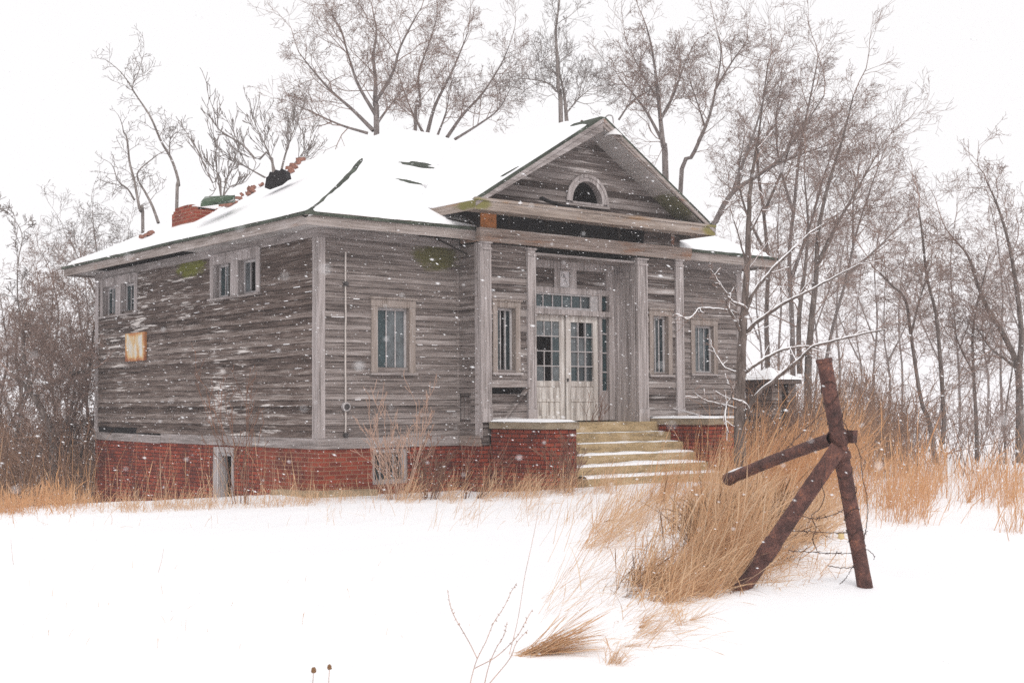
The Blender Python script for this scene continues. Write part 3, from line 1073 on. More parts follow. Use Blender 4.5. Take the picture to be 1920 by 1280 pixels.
# transom lights and sidelights
mb = MB()
mbox(mb, P, 4.545, 6.215, 0.0, 0.05, 3.285, 3.335)
mbox(mb, P, 4.545, 6.215, 0.0, 0.05, 3.56, 3.592)
mbox(mb, P, 6.02, 6.215, 0.0, 0.049, 3.335, 3.56)
for k in range(1, 6):
    mbox(mb, P, 4.6 + 0.238 * k - 0.010, 4.6 + 0.238 * k + 0.010, 0.0, 0.03, 3.335, 3.56)
tr = mb.build('transom_window', M['putty'], house)
mb = MB()
mbox(mb, P, 4.545, 5.79, 0.004, 0.010, 3.335, 3.56)
mb.build('pane', M['glass_teal'], tr)
mb = MB()
mbox(mb, P, 5.80, 6.02, 0.004, 0.010, 3.335, 3.56)
mb.build('pane', M['glass_dark'], tr)
for u0, u1 in ((6.29, 6.46), (4.26, 4.46)):
    mb = MB()
    for z in (1.75, 2.12, 2.49, 2.86):
        mbox(mb, P, u0, u1, 0.0, 0.03, z - 0.012, z + 0.012)
    mbox(mb, P, u0 - 0.001, u0 + 0.012, 0.0, 0.032, 1.74, 3.18)
    mbox(mb, P, u0, u1, 0.0, 0.033, 3.15, 3.184)
    sd_ = mb.build('sidelight', M['putty'], house)
    mb = MB()
    mbox(mb, P, u0, u1, 0.004, 0.010, 1.76, 3.18)
    mbox(mb, P, u0, u1, 0.004, 0.010, 3.33, 3.58)
    mb.build('pane', M['glass_teal'], sd_)

# the date plaque, its paint flaking off
M['plaque'] = plain('chalky_white_paint', (0.56, 0.53, 0.54), 0.10, 14)
M['flake_grey'] = plain('flaked_grey_paint', (0.15, 0.135, 0.13), 0.3, 40)
mb = MB()
mbox(mb, P, 5.24, 5.51, -0.01, 0.028, 3.71, 4.04)
pq = mb.build('date_plaque', M['plaque'], house)
mb = MB()
for a, b, c, d in ((5.222, 5.255, 3.70, 4.05), (5.497, 5.528, 3.70, 4.05), (5.255, 5.497, 4.02, 4.05), (5.255, 5.497, 3.70, 3.72)):
    mbox(mb, P, a, b, 0.02, 0.05, c, d)
mb.build('plaque_frame', M['trim_v'], pq)


def text_on(s, P, u, z, size, m, parent, name, tilt=0.0):
    cu = bpy.data.curves.new(name, 'FONT')
    cu.body = s
    cu.size = size
    cu.extrude = 0.0015
    cu.align_x = 'CENTER'
    cu.align_y = 'CENTER'
    tmp = bpy.data.objects.new(name + '_curve', cu)
    me = bpy.data.meshes.new_from_object(tmp)
    bpy.data.objects.remove(tmp)
    o = bpy.data.objects.new(name, me)
    me.materials.clear()
    me.materials.append(m)
    ca, sa = math.cos(tilt), math.sin(tilt)
    for v in me.vertices:
        x, y = v.co.x, v.co.y
        v.co = Vector(P(u + x * ca - y * sa, 0.0 + v.co.z, z + x * sa + y * ca))
    COL.objects.link(o)
    o.parent = parent
    return o


TP = front(RY - 0.030)
for s, u, z, a in (('1', 5.305, 3.955, -0.2), ('9', 5.355, 3.925, -0.25), ('2', 5.395, 3.865, -0.1), ('5', 5.435, 3.79, 0.05)):
    text_on(s, TP, u, z, 0.125, M['flake_grey'] if s != '5' else M['putty'], pq, 'numeral', a)

# beam over the pilasters, open frieze above it
mb = MB()
mb.box((2.83, BY - 0.075, 4.345), (8.125, BY + 0.02, 4.44), 0.003)
mb.box((2.81, BY - 0.095, 4.442), (8.135, BY + 0.02, 4.585), 0.003)
mb.box((2.832, BY + 0.022, 4.35), (2.86, -0.1, 4.583))
mb.box((8.10, BY + 0.022, 4.35), (8.13, -0.1, 4.583))
mb.box((2.84, BY + 0.022, 4.50), (8.12, -0.2, 4.52))
mb.build('beam', M['beam'], house)
mb = MB()
mb.box((2.885, BY - 0.02, 4.59), (3.225, BY + 0.01, 4.90))
mb.build('frieze_board', M['orange_board'], house)
mb = MB()
mb.box((6.87, BY - 0.02, 4.59), (7.86, BY + 0.01, 4.74), 0.003).box((6.88, BY - 0.024, 4.743), (7.85, BY + 0.008, 4.90), 0.003)
fb = mb.build('frieze_board', M['gable_wood'], house)
text_on('BR', front(BY + 0.020), 7.35, 4.735, 0.24, M['flake_grey'], fb, 'lettering')
mb = MB()
mb.box((7.62, BY - 0.03, 4.62), (7.70, BY - 0.021, 4.83), 0.006)
mb.build('cleat', M['drip'], house)
mb = MB()
for k in range(4):                          # the rafters in the open frieze
    x = 3.6 + 0.9 * k
    mb.box((x, BY + 0.10, 4.52), (x + 0.05, BY + 0.16, 4.95), 0.01)
mb.bar((3.0, BY + 0.3, 4.62), (6.8, BY + 0.35, 4.66), 0.05, 0.12)
mb.build('rafter', M['joist'], house)
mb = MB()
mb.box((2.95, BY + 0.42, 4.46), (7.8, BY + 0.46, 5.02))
mb.build('dark_attic_backing', M['black'], house)  # black sheet added behind the frieze to paint the attic's darkness

# ------------------------------------------------------------------ roofs
PROF = np.array([(0, 4.585), (0.65, 4.89), (1.3, 5.24), (2.2, 5.76), (3.0, 6.26), (4.1, 6.87), (5.25, 7.41)])
GX, GZ, GS, GE0, GE1, GY = 5.30, 6.80, 0.612, 2.33, 8.27, -1.20


def main_z(x, y):
    d = np.minimum(np.minimum(x + O, W + O - x), np.minimum(y + O, D + O - y))
    return np.interp(d, PROF[:, 0], PROF[:, 1])


def gable_z(x):
    return GZ - GS * np.abs(x - GX)


def roof_hit(px, py, lift=0.05):
    """The point of the roof a photograph pixel falls on."""
    d = ray(px, py)
    d = d / np.linalg.norm(d)
    for s in np.arange(14, 60, 0.02):
        p = CAM + d * s
        if -O <= p[0] <= W + O and -O <= p[1] <= D + O and p[2] <= main_z(p[0], p[1]) + lift:
            return p
    return None


def height_mesh(name, xs, ys, zf, mask, thick, m, parent):
    X, Y = np.meshgrid(xs, ys, indexing='ij')
    Z = zf(X, Y)
    n, k = len(xs), len(ys)
    V = np.concatenate([np.stack([X, Y, Z], -1).reshape(-1, 3), np.stack([X, Y, Z - thick], -1).reshape(-1, 3)])
    I = np.arange(n * k).reshape(n, k)
    a = mask((X[:-1, :-1] + X[1:, 1:]) / 2, (Y[:-1, :-1] + Y[1:, 1:]) / 2)
    q = np.stack([I[:-1, :-1], I[1:, :-1], I[1:, 1:], I[:-1, 1:]], -1)[a]
    N = n * k
    Q = [q, q[:, ::-1] + N]
    ap = np.pad(a, 1)
    for (dx, dy, p, r) in ((-1, 0, 0, 3), (1, 0, 1, 2), (0, -1, 0, 1), (0, 1, 3, 2)):
        nb = ap[1 + dx:1 + dx + a.shape[0], 1 + dy:1 + dy + a.shape[1]]
        e = np.stack([I[:-1, :-1], I[1:, :-1], I[1:, 1:], I[:-1, 1:]], -1)[a & ~nb]
        Q.append(np.stack([e[:, p], e[:, r], e[:, r] + N, e[:, p] + N], -1))
    Q = np.concatenate(Q)
    used = np.unique(Q)
    remap = np.zeros(2 * N, np.int64)
    remap[used] = np.arange(len(used))
    return np_mesh(name, V[used], remap[Q], m, parent, smooth=False)


xs = np.concatenate([[-O - 0.04], np.arange(-O, W + O, 0.13), [W + O + 0.04]])
ys = np.concatenate([[-O - 0.04], np.arange(-O, D + O, 0.13), [D + O + 0.04]])
height_mesh('roof', xs, ys, lambda x, y: main_z(x, y) + 0.012 * vnoise(x, y, 1.0, 8), lambda x, y: ~((x > BX0 + 0.1) & (x < BX1 - 0.1) & (y < 1.3)), 0.05, M['shingle'], house)
gxs = np.linspace(GE0, GE1, 48)
gys = np.arange(GY, 4.2, 0.12)
height_mesh('porch_roof', gxs, gys, lambda x, y: gable_z(x) + 0.008 * vnoise(x, y, 1.2, 9), lambda x, y: gable_z(x) > main_z(x, np.maximum(y, -O)) * (y > -O) - 0.06, 0.06, M['shingle'], house)


def blobs(x, y, l):
    t = 0
    for cx, cy_, rx, ry, s in l:
        t = np.maximum(t, s * np.exp(-(((x - cx) / rx) ** 2 + ((y - cy_) / ry) ** 2) ** 2))
    return t


bare = []
for px, py, rx, ry in ((766, 304, 0.26, 0.10), (790, 302, 0.30, 0.09), (785, 310, 0.34, 0.10), (804, 309, 0.20, 0.06), (757, 335, 0.22, 0.08), (772, 339, 0.26, 0.11), (747, 307, 0.16, 0.05)):
    p = roof_hit(px, py)
    bare.append((p[0], p[1], rx, ry, 1.0))


def snow_main(x, y):
    d = np.minimum(np.minimum(x + O, W + O - x), np.minimum(y + O, D + O - y))
    t = 0.075 + 0.02 * vnoise(x, y, 0.8, 11) + 0.008 * vnoise(x, y, 3, 12)
    t = t * sstep(d + 0.05 * vnoise(x, y, 4.0, 13) + 0.03 * vnoise(x, y, 11.0, 17), 0.0, 0.16) - 0.015 * (d < 0.02 + 0.03 * vnoise(x, y, 6.0, 18))
    rag = 0.03 * vnoise(x, y, 5.0, 14)
    hip = np.exp(-((x - y + rag) / 0.085) ** 2) * sstep(d, -0.1, 0.1) * (1 - sstep(d, 2.7, 3.1))
    t = t - 0.13 * hip * (x < 4)
    w = 0.35 * vnoise(x * 0.6, y * 2.2, 4, 15) + 0.25 * vnoise(x, y * 2, 9, 16)
    t = t - 0.24 * np.clip(blobs(x, y, bare) * (0.75 + w), 0, 1)
    return main_z(x, y) + t - 0.006


def snow_gable(x, y):
    e = np.minimum(np.minimum(x - GE0, GE1 - x), y - GY)
    t = 0.065 + 0.012 * vnoise(x, y, 0.9, 21)
    rim = sstep(y - GY + 0.06 * vnoise(x, y, 2.5, 22), 0.0, 0.15)
    t = t * rim * sstep(np.minimum(x - GE0, GE1 - x), 0.0, 0.15) - 0.02 * (1 - rim)
    t = t - 0.16 * np.clip(blobs(x, y, [(3.25, GY + 0.25, 0.28, 0.12, 1), (5.2, GY + 0.3, 0.25, 0.5, 0.9)]) * (0.8 + 0.4 * vnoise(x, y, 8, 23)), 0, 1)
    z = gable_z(x) + t
    m = snow_main(x, np.maximum(y, -O))
    k = 0.12                                # soft fill in the valleys
    h = np.clip(0.5 + 0.5 * (z - m) / k, 0, 1)
    zz = m * (1 - h) + z * h + k * h * (1 - h)
    return np.where(y > -O, zz, z)


sxs, sys_ = np.arange(-O, W + O + 0.01, 0.0701), np.arange(-O, D + O + 0.01, 0.0701)
sn = height_mesh('roof_snow', sxs, sys_, lambda x, y: snow_main(np.clip(x, -O, W + O), np.clip(y, -O, D + O)), lambda x, y: ~((x > BX0 + 0.1) & (x < BX1 - 0.1) & (y < 1.3)), 0.03, M['snow'], None)
tag(sn, 'thick snow lying on the hipped main roof', 'snow', kind='stuff')
gsx = np.linspace(GE0 - 0.01, GE1 + 0.01, 90)
gsy = np.arange(GY + 0.02, 4.3, 0.07)
sg = height_mesh('roof_snow', gsx, gsy, snow_gable, lambda x, y: gable_z(x) > main_z(x, np.maximum(y, -O)) * (y > -O) - 0.10, 0.03, M['snow'], None)
tag(sg, 'snow lying on the gabled porch roof behind the pediment', 'snow', kind='stuff')
for o in (sn, sg):
    o.data.polygons.foreach_set('use_smooth', [True] * len(o.data.polygons))

# pediment
mb = MB()
ax0, ax1, az0, arc = 4.955, 5.805, 5.20, 0.62     # outer casing of the arched vent
acx = (ax0 + ax1) / 2
for i in range(17):
    zb, zt = 5.0 + 0.105 * i, 5.0 + 0.105 * (i + 1) + 0.016
    hw = (GZ - 0.06 - zb) / GS
    hw2 = max(0.02, (GZ - 0.06 - zt) / GS)
    segs = [(GX - hw, GX + hw, GX - hw2, GX + hw2)]
    zm = zb + 0.05
    if 5.25 < zm < 5.25 + 0.39:
        q = 0.385 * math.sqrt(max(0, 1 - ((zm - 5.25) / 0.43) ** 2)) + 0.02
        segs = [(GX - hw, acx - q, GX - hw2, acx - q), (acx + q, GX + hw, acx + q, GX + hw2)]
    for a, b, a2, b2 in segs:
        j = random.uniform(-0.003, 0.003)
        w = 0.022 + random.uniform(0, 0.006)
        mb.hexa([(a, BY - w, zb + j), (b, BY - w, zb - j), (b, BY, zb), (a, BY, zb), (a2, BY - 0.005, zt), (b2, BY - 0.005, zt), (b2, BY + 0.01, zt), (a2, BY + 0.01, zt)])
mb.build('pediment_wall', M['gable_wood'], house)


def arch_ring(ri, ro, hi, ho, y0, y1, zb, n=18):
    mb = MB()
    for k in range(n):
        t0, t1 = math.pi * k / n, math.pi * (k + 1) / n
        c = lambda r, h, t, y: (acx - r * math.cos(t), y, zb + h * math.sin(t))
        mb.hexa([c(ri, hi, t0, y0), c(ro, ho, t0, y0), c(ro, ho, t0, y1), c(ri, hi, t0, y1), c(ri, hi, t1, y0), c(ro, ho, t1, y0), c(ro, ho, t1, y1), c(ri, hi, t1, y1)])
    return mb


mb = arch_ring(0.375, 0.495, 0.40, 0.50, BY + 0.10, BY - 0.05, 5.25)
mb.box((acx - 0.37, BY - 0.05, 5.215), (acx + 0.40, BY + 0.1, 5.252))
aw = mb.build('arched_vent', M['trim_v'], house)
arch_ring(0.47, 0.525, 0.47, 0.53, BY - 0.035, BY - 0.065, 5.25).build('moulding', M['trim_v'], aw)
mb = MB()
mb.box((acx - 0.52, BY - 0.07, 5.165), (acx + 0.55, BY, 5.213), 0.003)
mb.build('sill', M['trim_h'], aw)
# rake boards and beaded soffits on the two slopes
for s in (-1, 1):
    mb = MB()
    ex = GE0 if s < 0 else GE1
    xe, ze = ex, gable_z(ex) - 0.062
    zr = GZ - 0.062
    dw = 0.235 if s < 0 else 0.14
    mb.prism([(GX, GY + 0.012, zr), (GX, GY + 0.012, zr - dw), (xe, GY + 0.012, ze - dw * 0.30), (xe, GY + 0.012, ze)], (0, 0.035, 0))
    mb.prism([(GX, GY - 0.012, zr + 0.004), (GX, GY - 0.012, zr - 0.07), (xe, GY - 0.012, ze - 0.07), (xe, GY - 0.012, ze + 0.004)], (0, 0.023, 0))
    mb.build('rake_board', M['trim_h'] if s < 0 else M['fascia'], house)
    mb = MB()
    nb = 11
    for k in range(nb):
        y0 = GY + 0.05 + (BY - GY - 0.03) * k / nb
        y1 = y0 + (BY - GY - 0.03) / nb - 0.005
        off = 0.115 + (0.004 if k % 2 else 0)
        mb.hexa([(GX, y0, zr - off - 0.02), (GX, y1, zr - off - 0.02), (xe, y1, ze - off * 0.6 - 0.02), (xe, y0, ze - off * 0.6 - 0.02),
                 (GX, y0, zr - off), (GX, y1, zr - off), (xe, y1, ze - off * 0.6), (xe, y0, ze - off * 0.6)])
    mb.build('soffit', M['soffit'], house)
# level cornice and its returns
mb = MB()
mb.box((GE0 - 0.01, GY - 0.005, 4.80), (GE1 + 0.01, GY + 0.03, 4.955), 0.003)
mb.box((GE0 - 0.02, GY - 0.03, 4.957), (GE1 + 0.02, GY + 0.03, 5.005), 0.003)
mb.box((GE0 + 0.03, GY + 0.03, 4.86), (GE1 - 0.03, BY - 0.03, 4.885))
mb.box((GE0 + 0.04, BY - 0.16, 4.845), (GE1 - 0.04, BY - 0.03, 4.859), 0.003)
mb.hexa([(GE0 + 0.3, GY + 0.01, 4.99), (GE1 - 0.3, GY + 0.01, 4.99), (GE1 - 0.3, BY - 0.02, 5.03), (GE0 + 0.3, BY - 0.02, 5.03),
         (GE0 + 0.3, GY + 0.01, 5.004), (GE1 - 0.3, GY + 0.01, 5.004), (GE1 - 0.3, BY - 0.02, 5.06), (GE0 + 0.3, BY - 0.02, 5.06)])
mb.build('cornice', M['cornice'], house)
for ex, s in ((GE0, 1), (GE1, -1)):
    mb = MB()
    a, b = sorted((ex - 0.012 * s, ex + 0.025 * s))
    mb.box((a, GY + 0.032, 4.80), (b, 0.10, 4.955), 0.003)
    mb.build('fascia', M['cornice'], house)
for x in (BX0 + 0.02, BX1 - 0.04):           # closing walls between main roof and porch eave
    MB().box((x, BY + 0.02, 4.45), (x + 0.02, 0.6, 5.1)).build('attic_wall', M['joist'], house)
mb = MB()                                   # broken lath hanging out of the eave corner
mb.bar((2.05, -0.30, 4.42), (2.80, -0.35, 4.14), 0.02, 0.03).bar((2.6, -0.62, 4.74), (2.9, -0.35, 4.62), 0.02, 0.05).bar((2.3, -0.4, 4.72), (2.85, -0.5, 4.66), 0.03, 0.03)
mb.build('broken_lath', M['joist'], house)

# torn flashing on the cornice
def strip(name, pts, w, m, t=0.01):
    mb = MB()
    for p, q in zip(pts[:-1], pts[1:]):
        mb.hexa([(p[0], p[1], p[2]), (q[0], q[1], q[2]), (q[0], q[1] + w, q[2]), (p[0], p[1] + w, p[2]), (p[0], p[1], p[2] + t), (q[0], q[1], q[2] + t), (q[0], q[1] + w, q[2] + t), (p[0], p[1] + w, p[2] + t)])
    return mb.build(name, m)


o = strip('flashing_strip', [tuple(on_axis(1, GY - 0.01, *p)) for p in ((1018, 372), (1030, 378), (1050, 385), (1075, 391), (1100, 395), (1125, 398))], 0.10, M['black'], 0.035)
tag(o, 'black curled flashing strip lifting off the cornice under the arched vent', 'flashing')
sx = [tuple(np.array(v.co) + [0, 0, 0.0005]) for v in o.data.vertices]
o = strip('flashing_strip', [tuple(on_axis(1, GY - 0.01, *p) + [0, 0, 0.0]) for p in ((1180, 402), (1192, 407), (1215, 410), (1250, 415), (1285, 419))], 0.08, M['putty'], 0.02)
tag(o, 'pale bent flashing strip on the right half of the cornice', 'flashing')

# chimney stub in the left slope
def zroof(x, y):
    return float(main_z(np.array(x), np.array(y)))


mb = MB()
cx0, cx1, cy0, cy1 = 0.62, 1.25, 5.92, 6.98
mb.box((cx0, cy0, 4.9), (cx1, cy1, 5.50))
nrow = 0
for k in range(26):                         # ragged top courses
    a = cy0 + random.uniform(0, cy1 - cy0 - 0.2)
    x = random.choice((cx0, cx0 + 0.02, cx1 - 0.12, cx0 + 0.3))
    mb.box((x, a, 5.49), (x + 0.10, a + 0.2, 5.49 + 0.065 * random.choice((1, 1, 2))), 0.004)
ch = mb.build('chimney', M['brick_chimney'], house)
mb = MB()
mb.hexa([(cx0 - 0.16, cy0 - 0.03, 4.95), (cx0 + 0.02, cy0 - 0.03, 5.1), (cx0 + 0.02, cy1 + 0.1, 5.1), (cx0 - 0.16, cy1 + 0.1, 4.95),
         (cx0 - 0.14, cy0 - 0.03, 5.12), (cx0 - 0.003, cy0 - 0.03, 5.21), (cx0 - 0.003, cy1 + 0.08, 5.21), (cx0 - 0.14, cy1 + 0.08, 5.12)])
mb.build('mortar_flaunching', M['cap'], ch)
mb = MB()
mb.box((cx0 + 0.05, cy0 + 0.05, 5.56), (cx1 - 0.05, cy1 - 0.1, 5.60), 0.02)
mb.build('snow_cap', M['snow'], ch)

# things lying on the roof
RB = [(268, 443), (276, 441), (283, 440), (420, 386), (437, 379), (446, 374), (463, 363), (468, 360), (474, 355), (477, 352), (545, 315), (552, 308), (560, 306), (548, 320), (566, 300), (556, 312), (541, 322), (428, 383), (455, 368), (489, 347)]
for i, (px, py) in enumerate(RB):
    p = roof_hit(px + random.uniform(-4, 4), py + random.uniform(-2, 3), 0.10)
    if p is None:
        p = at(px + random.uniform(-4, 4), py + random.uniform(0, 6), 25.2)
    bm = bmesh.new()
    bmesh.ops.create_cube(bm, size=1)
    s = (0.17, 0.09, 0.06) if i % 3 else (0.09, 0.08, 0.06)
    bmesh.ops.scale(bm, vec=s, verts=bm.verts)
    bmesh.ops.bevel(bm, geom=bm.edges[:], offset=0.008, segments=1, affect='EDGES')
    for v in bm.verts:
        v.co += Vector([random.uniform(-0.014, 0.014) for _ in range(3)])
    bmesh.ops.rotate(bm, matrix=Matrix.Rotation(random.uniform(0, 3), 3, 'Z') @ Matrix.Rotation(random.uniform(-0.7, 0.7), 3, 'X') @ Matrix.Rotation(random.uniform(-0.5, 0.5), 3, 'Y'), verts=bm.verts)
    me = bpy.data.meshes.new('loose_brick')
    bm.to_mesh(me)
    bm.free()
    o = link('loose_brick', me, M['loose_brick'])
    o.location = tuple(p + np.array([0, 0, 0.02]))
    where = ('half sunk in snow near the left eave, below the chimney stub' if i < 3 else 'scattered on the snow upslope of the chimney stub' if i < 10 else 'heaped beside the black tarred stump on the hip' if i < 17 else 'scattered on the snow upslope of the chimney stub')
    tag(o, 'broken orange brick ' + where, 'brick', 'loose bricks on the roof: ' + ('below the chimney' if i < 3 else 'above the chimney' if i < 10 else 'by the black stump' if i < 17 else 'above the chimney'))

p = roof_hit(410, 388, 0.25)
mb = MB()
a, b, c, d = at(376, 388, 24.6), at(437, 372, 24.9), at(441, 365, 25.6), at(384, 369, 25.4)
mb.hexa([a, b, c + [0, 0, -0.15], d + [0, 0, -0.15], a + [0, 0, 0.09], b + [0, 0, 0.05], c, d])
o = mb.build('roofing_panel', wood('green_roofing', (0.025, 0.035, 0.025), (0.06, 0.095, 0.06), (0.13, 0.16, 0.12), (0.8, 0.8, 0.8), 0.52, 0.9, coarse=(4, 6)))
tag(o, 'fallen green roofing panel half under snow behind the chimney', 'roofing panel')
mb = MB()
q = [at(x, y, 25.3) for x, y in ((496, 352), (499, 333), (503, 330), (506, 322), (513, 323), (517, 318), (524, 320), (528, 316), (534, 319), (537, 332), (531, 334), (520, 343))]
mb.prism(q, tuple(CF * 0.35 + CR * 0.04))
o = mb.build('flue_stump', M['black'])
tag(o, 'black tarred flue stump sticking out of the snowy roof hip', 'flue')
# gable lamp
lp = on_axis(1, GY + 0.05, 1150, 248)
lamp = thing('gable_lamp', 'white enamel gooseneck lamp hanging under the gable peak', 'lamp', tuple(lp))


def lathe(mb, c, prof, n=20):
    base = len(mb.v)
    for r, z in prof:
        for k in range(n):
            t = 2 * math.pi * k / n
            mb.v.append((c[0] + r * math.cos(t), c[1] + r * math.sin(t), c[2] + z))
    for i in range(len(prof) - 1):
        for k in range(n):
            a, b = base + i * n + k, base + i * n + (k + 1) % n
            mb.f.append((a, b, b + n, a + n))
    return mb


ls = lathe(MB(), lp, [(0.025, 0.16), (0.035, 0.10), (0.05, 0.06), (0.11, 0.0), (0.165, -0.055), (0.17, -0.075), (0.16, -0.072), (0.10, -0.01), (0.03, 0.04)]).build('shade', M['white_enamel'], None, True)
keep(ls, lamp)
gp = smooth_path([lp + [-0.10, 0.14, 0.26], lp + [-0.09, 0.05, 0.31], lp + [-0.03, 0.0, 0.30], lp + [0, 0, 0.22], lp + [0, 0, 0.12]], 12)
keep(tubes('arm', [(gp, [0.013] * 12)], 8, M['putty']), lamp)
keep(lathe(MB(), lp + [0, 0, 0.0], [(0.001, -0.10), (0.035, -0.09), (0.045, -0.05), (0.02, 0.0)], 12).build('bulb', M['plaque'], None, True), lamp)

# rust bleeding plate on the left wall
mb = MB()
mbox(mb, LEFT, 6.71, 7.69, 0.03, 0.075, 2.44, 3.02, 0.004)
o = mb.build('metal_plate', M['rust_plate'])
tag(o, 'white metal plate bleeding orange rust fixed to the left wall', 'plate')
# conduit and meter on the front wall
M['plaque_paint'] = plain('chalky_conduit_paint', (0.50, 0.45, 0.42), 0.2, 9)
mt = thing('conduit', 'thin pale conduit running down the front wall with a round meter box', 'conduit', (0.487, -0.04, 1.0))
cp = [(0.487 + random.uniform(-0.006, 0.006), -0.05, 1.02 + 3.03 * k / 14) for k in range(15)]
keep(tubes('pipe', [(cp, [0.015] * 15)], 8, M['plaque_paint']), mt)
mb = MB()
for zz, r in ((1.48, 0.075), (1.015, 0.04), (3.52, 0.04)):
    mb = MB()
    n = 18
    poly = [(0.487 + r * math.cos(2 * math.pi * k / n), -0.03, zz + r * math.sin(2 * math.pi * k / n)) for k in range(n)]
    mb.prism(poly, (0, -0.06, 0))
    if zz == 1.48:
        keep(mb.build('meter', M['putty']), mt)
        mb = MB()
        poly = [(0.487 + 0.05 * math.cos(2 * math.pi * k / n), -0.09, zz + 0.05 * math.sin(2 * math.pi * k / n)) for k in range(n)]
        mb.prism(poly, (0, -0.015, 0))
        keep(mb.build('dial', M['iron']), mt)
    else:
        keep(mb.build('bracket', M['iron']), mt)

# ------------------------------------------------------------------ steps, piers, planks
SX0, SX1 = 3.725, 6.995
steps = thing('entrance_steps', 'ochre concrete entrance steps dusted with snow between two brick piers', 'steps', (5.37, -2.0, 0.1))
tops = [1.165, 0.972, 0.79, 0.605, 0.425, 0.25]
for k, z in enumerate(tops):
    yf = -0.87 - 0.31 * k
    mb = MB()
    y1 = RY + 0.05 if k == 0 else -0.87 - 0.31 * (k - 1) + 0.005
    zb = tops[k + 1] - 0.02 if k + 1 < len(tops) else -0.2
    xj = random.uniform(-0.01, 0.01)
    kk = 6
    base = len(mb.v)
    for i in range(kk + 1):
        x = SX0 + (SX1 - SX0) * i / kk
        e = random.uniform(-0.008, 0.008)
        mb.v += [(x, yf + e + 0.02, zb), (x, yf + e, z - 0.01 + random.uniform(-0.006, 0.004)), (x, yf + e + 0.02, z), (x, y1, z), (x, y1, zb)]
    for i in range(kk):
        for j in range(5):
            a, b = base + 5 * i + j, base + 5 * i + (j + 1) % 5
            mb.f.append((a, b, b + 5, a + 5))
    mb.f += [tuple(base + j for j in range(5)), tuple(base + 5 * kk + j for j in range(4, -1, -1))]
    st = mb.build('step', M['steps'])
    keep(st, steps)
    if k:                                    # snow caught on the tread
        xs_ = np.linspace(SX0 + 0.01, SX1 - 0.01, 60)
        wd = 0.20 + 0.02 * k
        V, Q = [], []
        th = (0, 0.012, 0.03, 0.055, 0.065, 0.06)[k]
        prof = [(-0.29, 0.0), (-0.27 , 0.6), (-0.2, 1.0), (-0.1, 1.05), (0.0, 1.1)]
        for x in xs_:
            n1 = 0.6 + 0.4 * float(vnoise(np.array(x), np.array(k * 3.1), 3.0, 31)) + 0.2 * float(vnoise(np.array(x), np.array(k * 2.0), 9.0, 32))
            y0 = yf + 0.31
            lead = (0.10 if k < 3 else 0.02) * (1 + float(vnoise(np.array(x), np.array(k * 5.0), 5.0, 33)))
            for q, (dy, hh) in enumerate(prof):
                V.append((x, y0 + min(dy + lead * (1 - q / 4), 0), z + 0.002 + max(th * hh * n1, 0.0)))
        for i in range(59):
            for j in range(4):
                a = i * 5 + j
                Q.append((a, a + 1, a + 6, a + 5))
        keep(np_mesh('tread_snow', V, Q, M['snow']), steps)


def pier(name, label, x0, x1, y0, y1, z1, capx):
    r = thing('brick_pier', label, 'pier', ((x0 + x1) / 2, (y0 + y1) / 2, 0))
    mb = MB().box((x0, y0, -0.4), (x1, y1, z1 - 0.115))
    keep(mb.build('pier_wall', M['brick_pier']), r)
    mb = MB()
    n = 6
    for i in range(n):
        a, b = capx[0] + (capx[1] - capx[0]) * i / n, capx[0] + (capx[1] - capx[0]) * (i + 1) / n
        mb.box((a, y0 - 0.05, z1 - 0.113 + random.uniform(-0.004, 0.004)), (b - 0.001, y1, z1 + random.uniform(-0.004, 0.004)))
    keep(mb.build('cap', M['cap']), r)
    xs_ = np.linspace(capx[0] + 0.01, capx[1] - 0.005, 26)
    ys_ = np.linspace(y0 - 0.045, y1, 16)
    X, Y = np.meshgrid(xs_, ys_, indexing='ij')
    e = np.minimum(np.minimum(X - xs_[0], xs_[-1] - X), Y - ys_[0])
    Z = z1 + 0.004 + (0.035 + 0.02 * vnoise(X, Y, 2.0, 41)) * sstep(e, -0.02, 0.10)
    I = np.arange(X.size).reshape(X.shape)
    Q = np.stack([I[:-1, :-1], I[1:, :-1], I[1:, 1:], I[:-1, 1:]], -1).reshape(-1, 4)
    keep(np_mesh('cap_snow', np.stack([X, Y, Z], -1).reshape(-1, 3), Q, M['snow']), r)
    return r


pier('brick_pier', 'dark red brick pier with stone cap on the left of the steps', 3.05, SX0 - 0.005, -2.15, BY - 0.065, 1.20, (3.0, 3.75))
pier('brick_pier', 'brick pier on the right of the steps, half hidden by tall grass', SX1 + 0.005, 7.95, -2.15, BY - 0.065, 1.22, (6.94, 8.02))
mb = MB()
mb.bar((3.30, -0.70, 1.24), (3.88, -0.69, 1.80), 0.03, 0.10, (0, 1, 0))
o = mb.build('leaning_plank', M['siding_bay'])
tag(o, 'dark plank leaning diagonally against the wall left of the doors', 'plank')
mb = MB()
mb.bar((6.98, -1.25, 1.42), (7.55, -1.45, 1.27), 0.05, 0.02)
o = mb.build('fallen_lath', M['putty'])
tag(o, 'thin snowy lath fallen across the right brick pier', 'lath')
mb = MB()
mb.bar((7.55, -0.80, 1.28), (8.0, -0.95, 1.33), 0.12, 0.05)
o = mb.build('timber_offcut', M['casing'])
tag(o, 'short timber offcut on the right brick pier at the pilaster foot', 'timber')

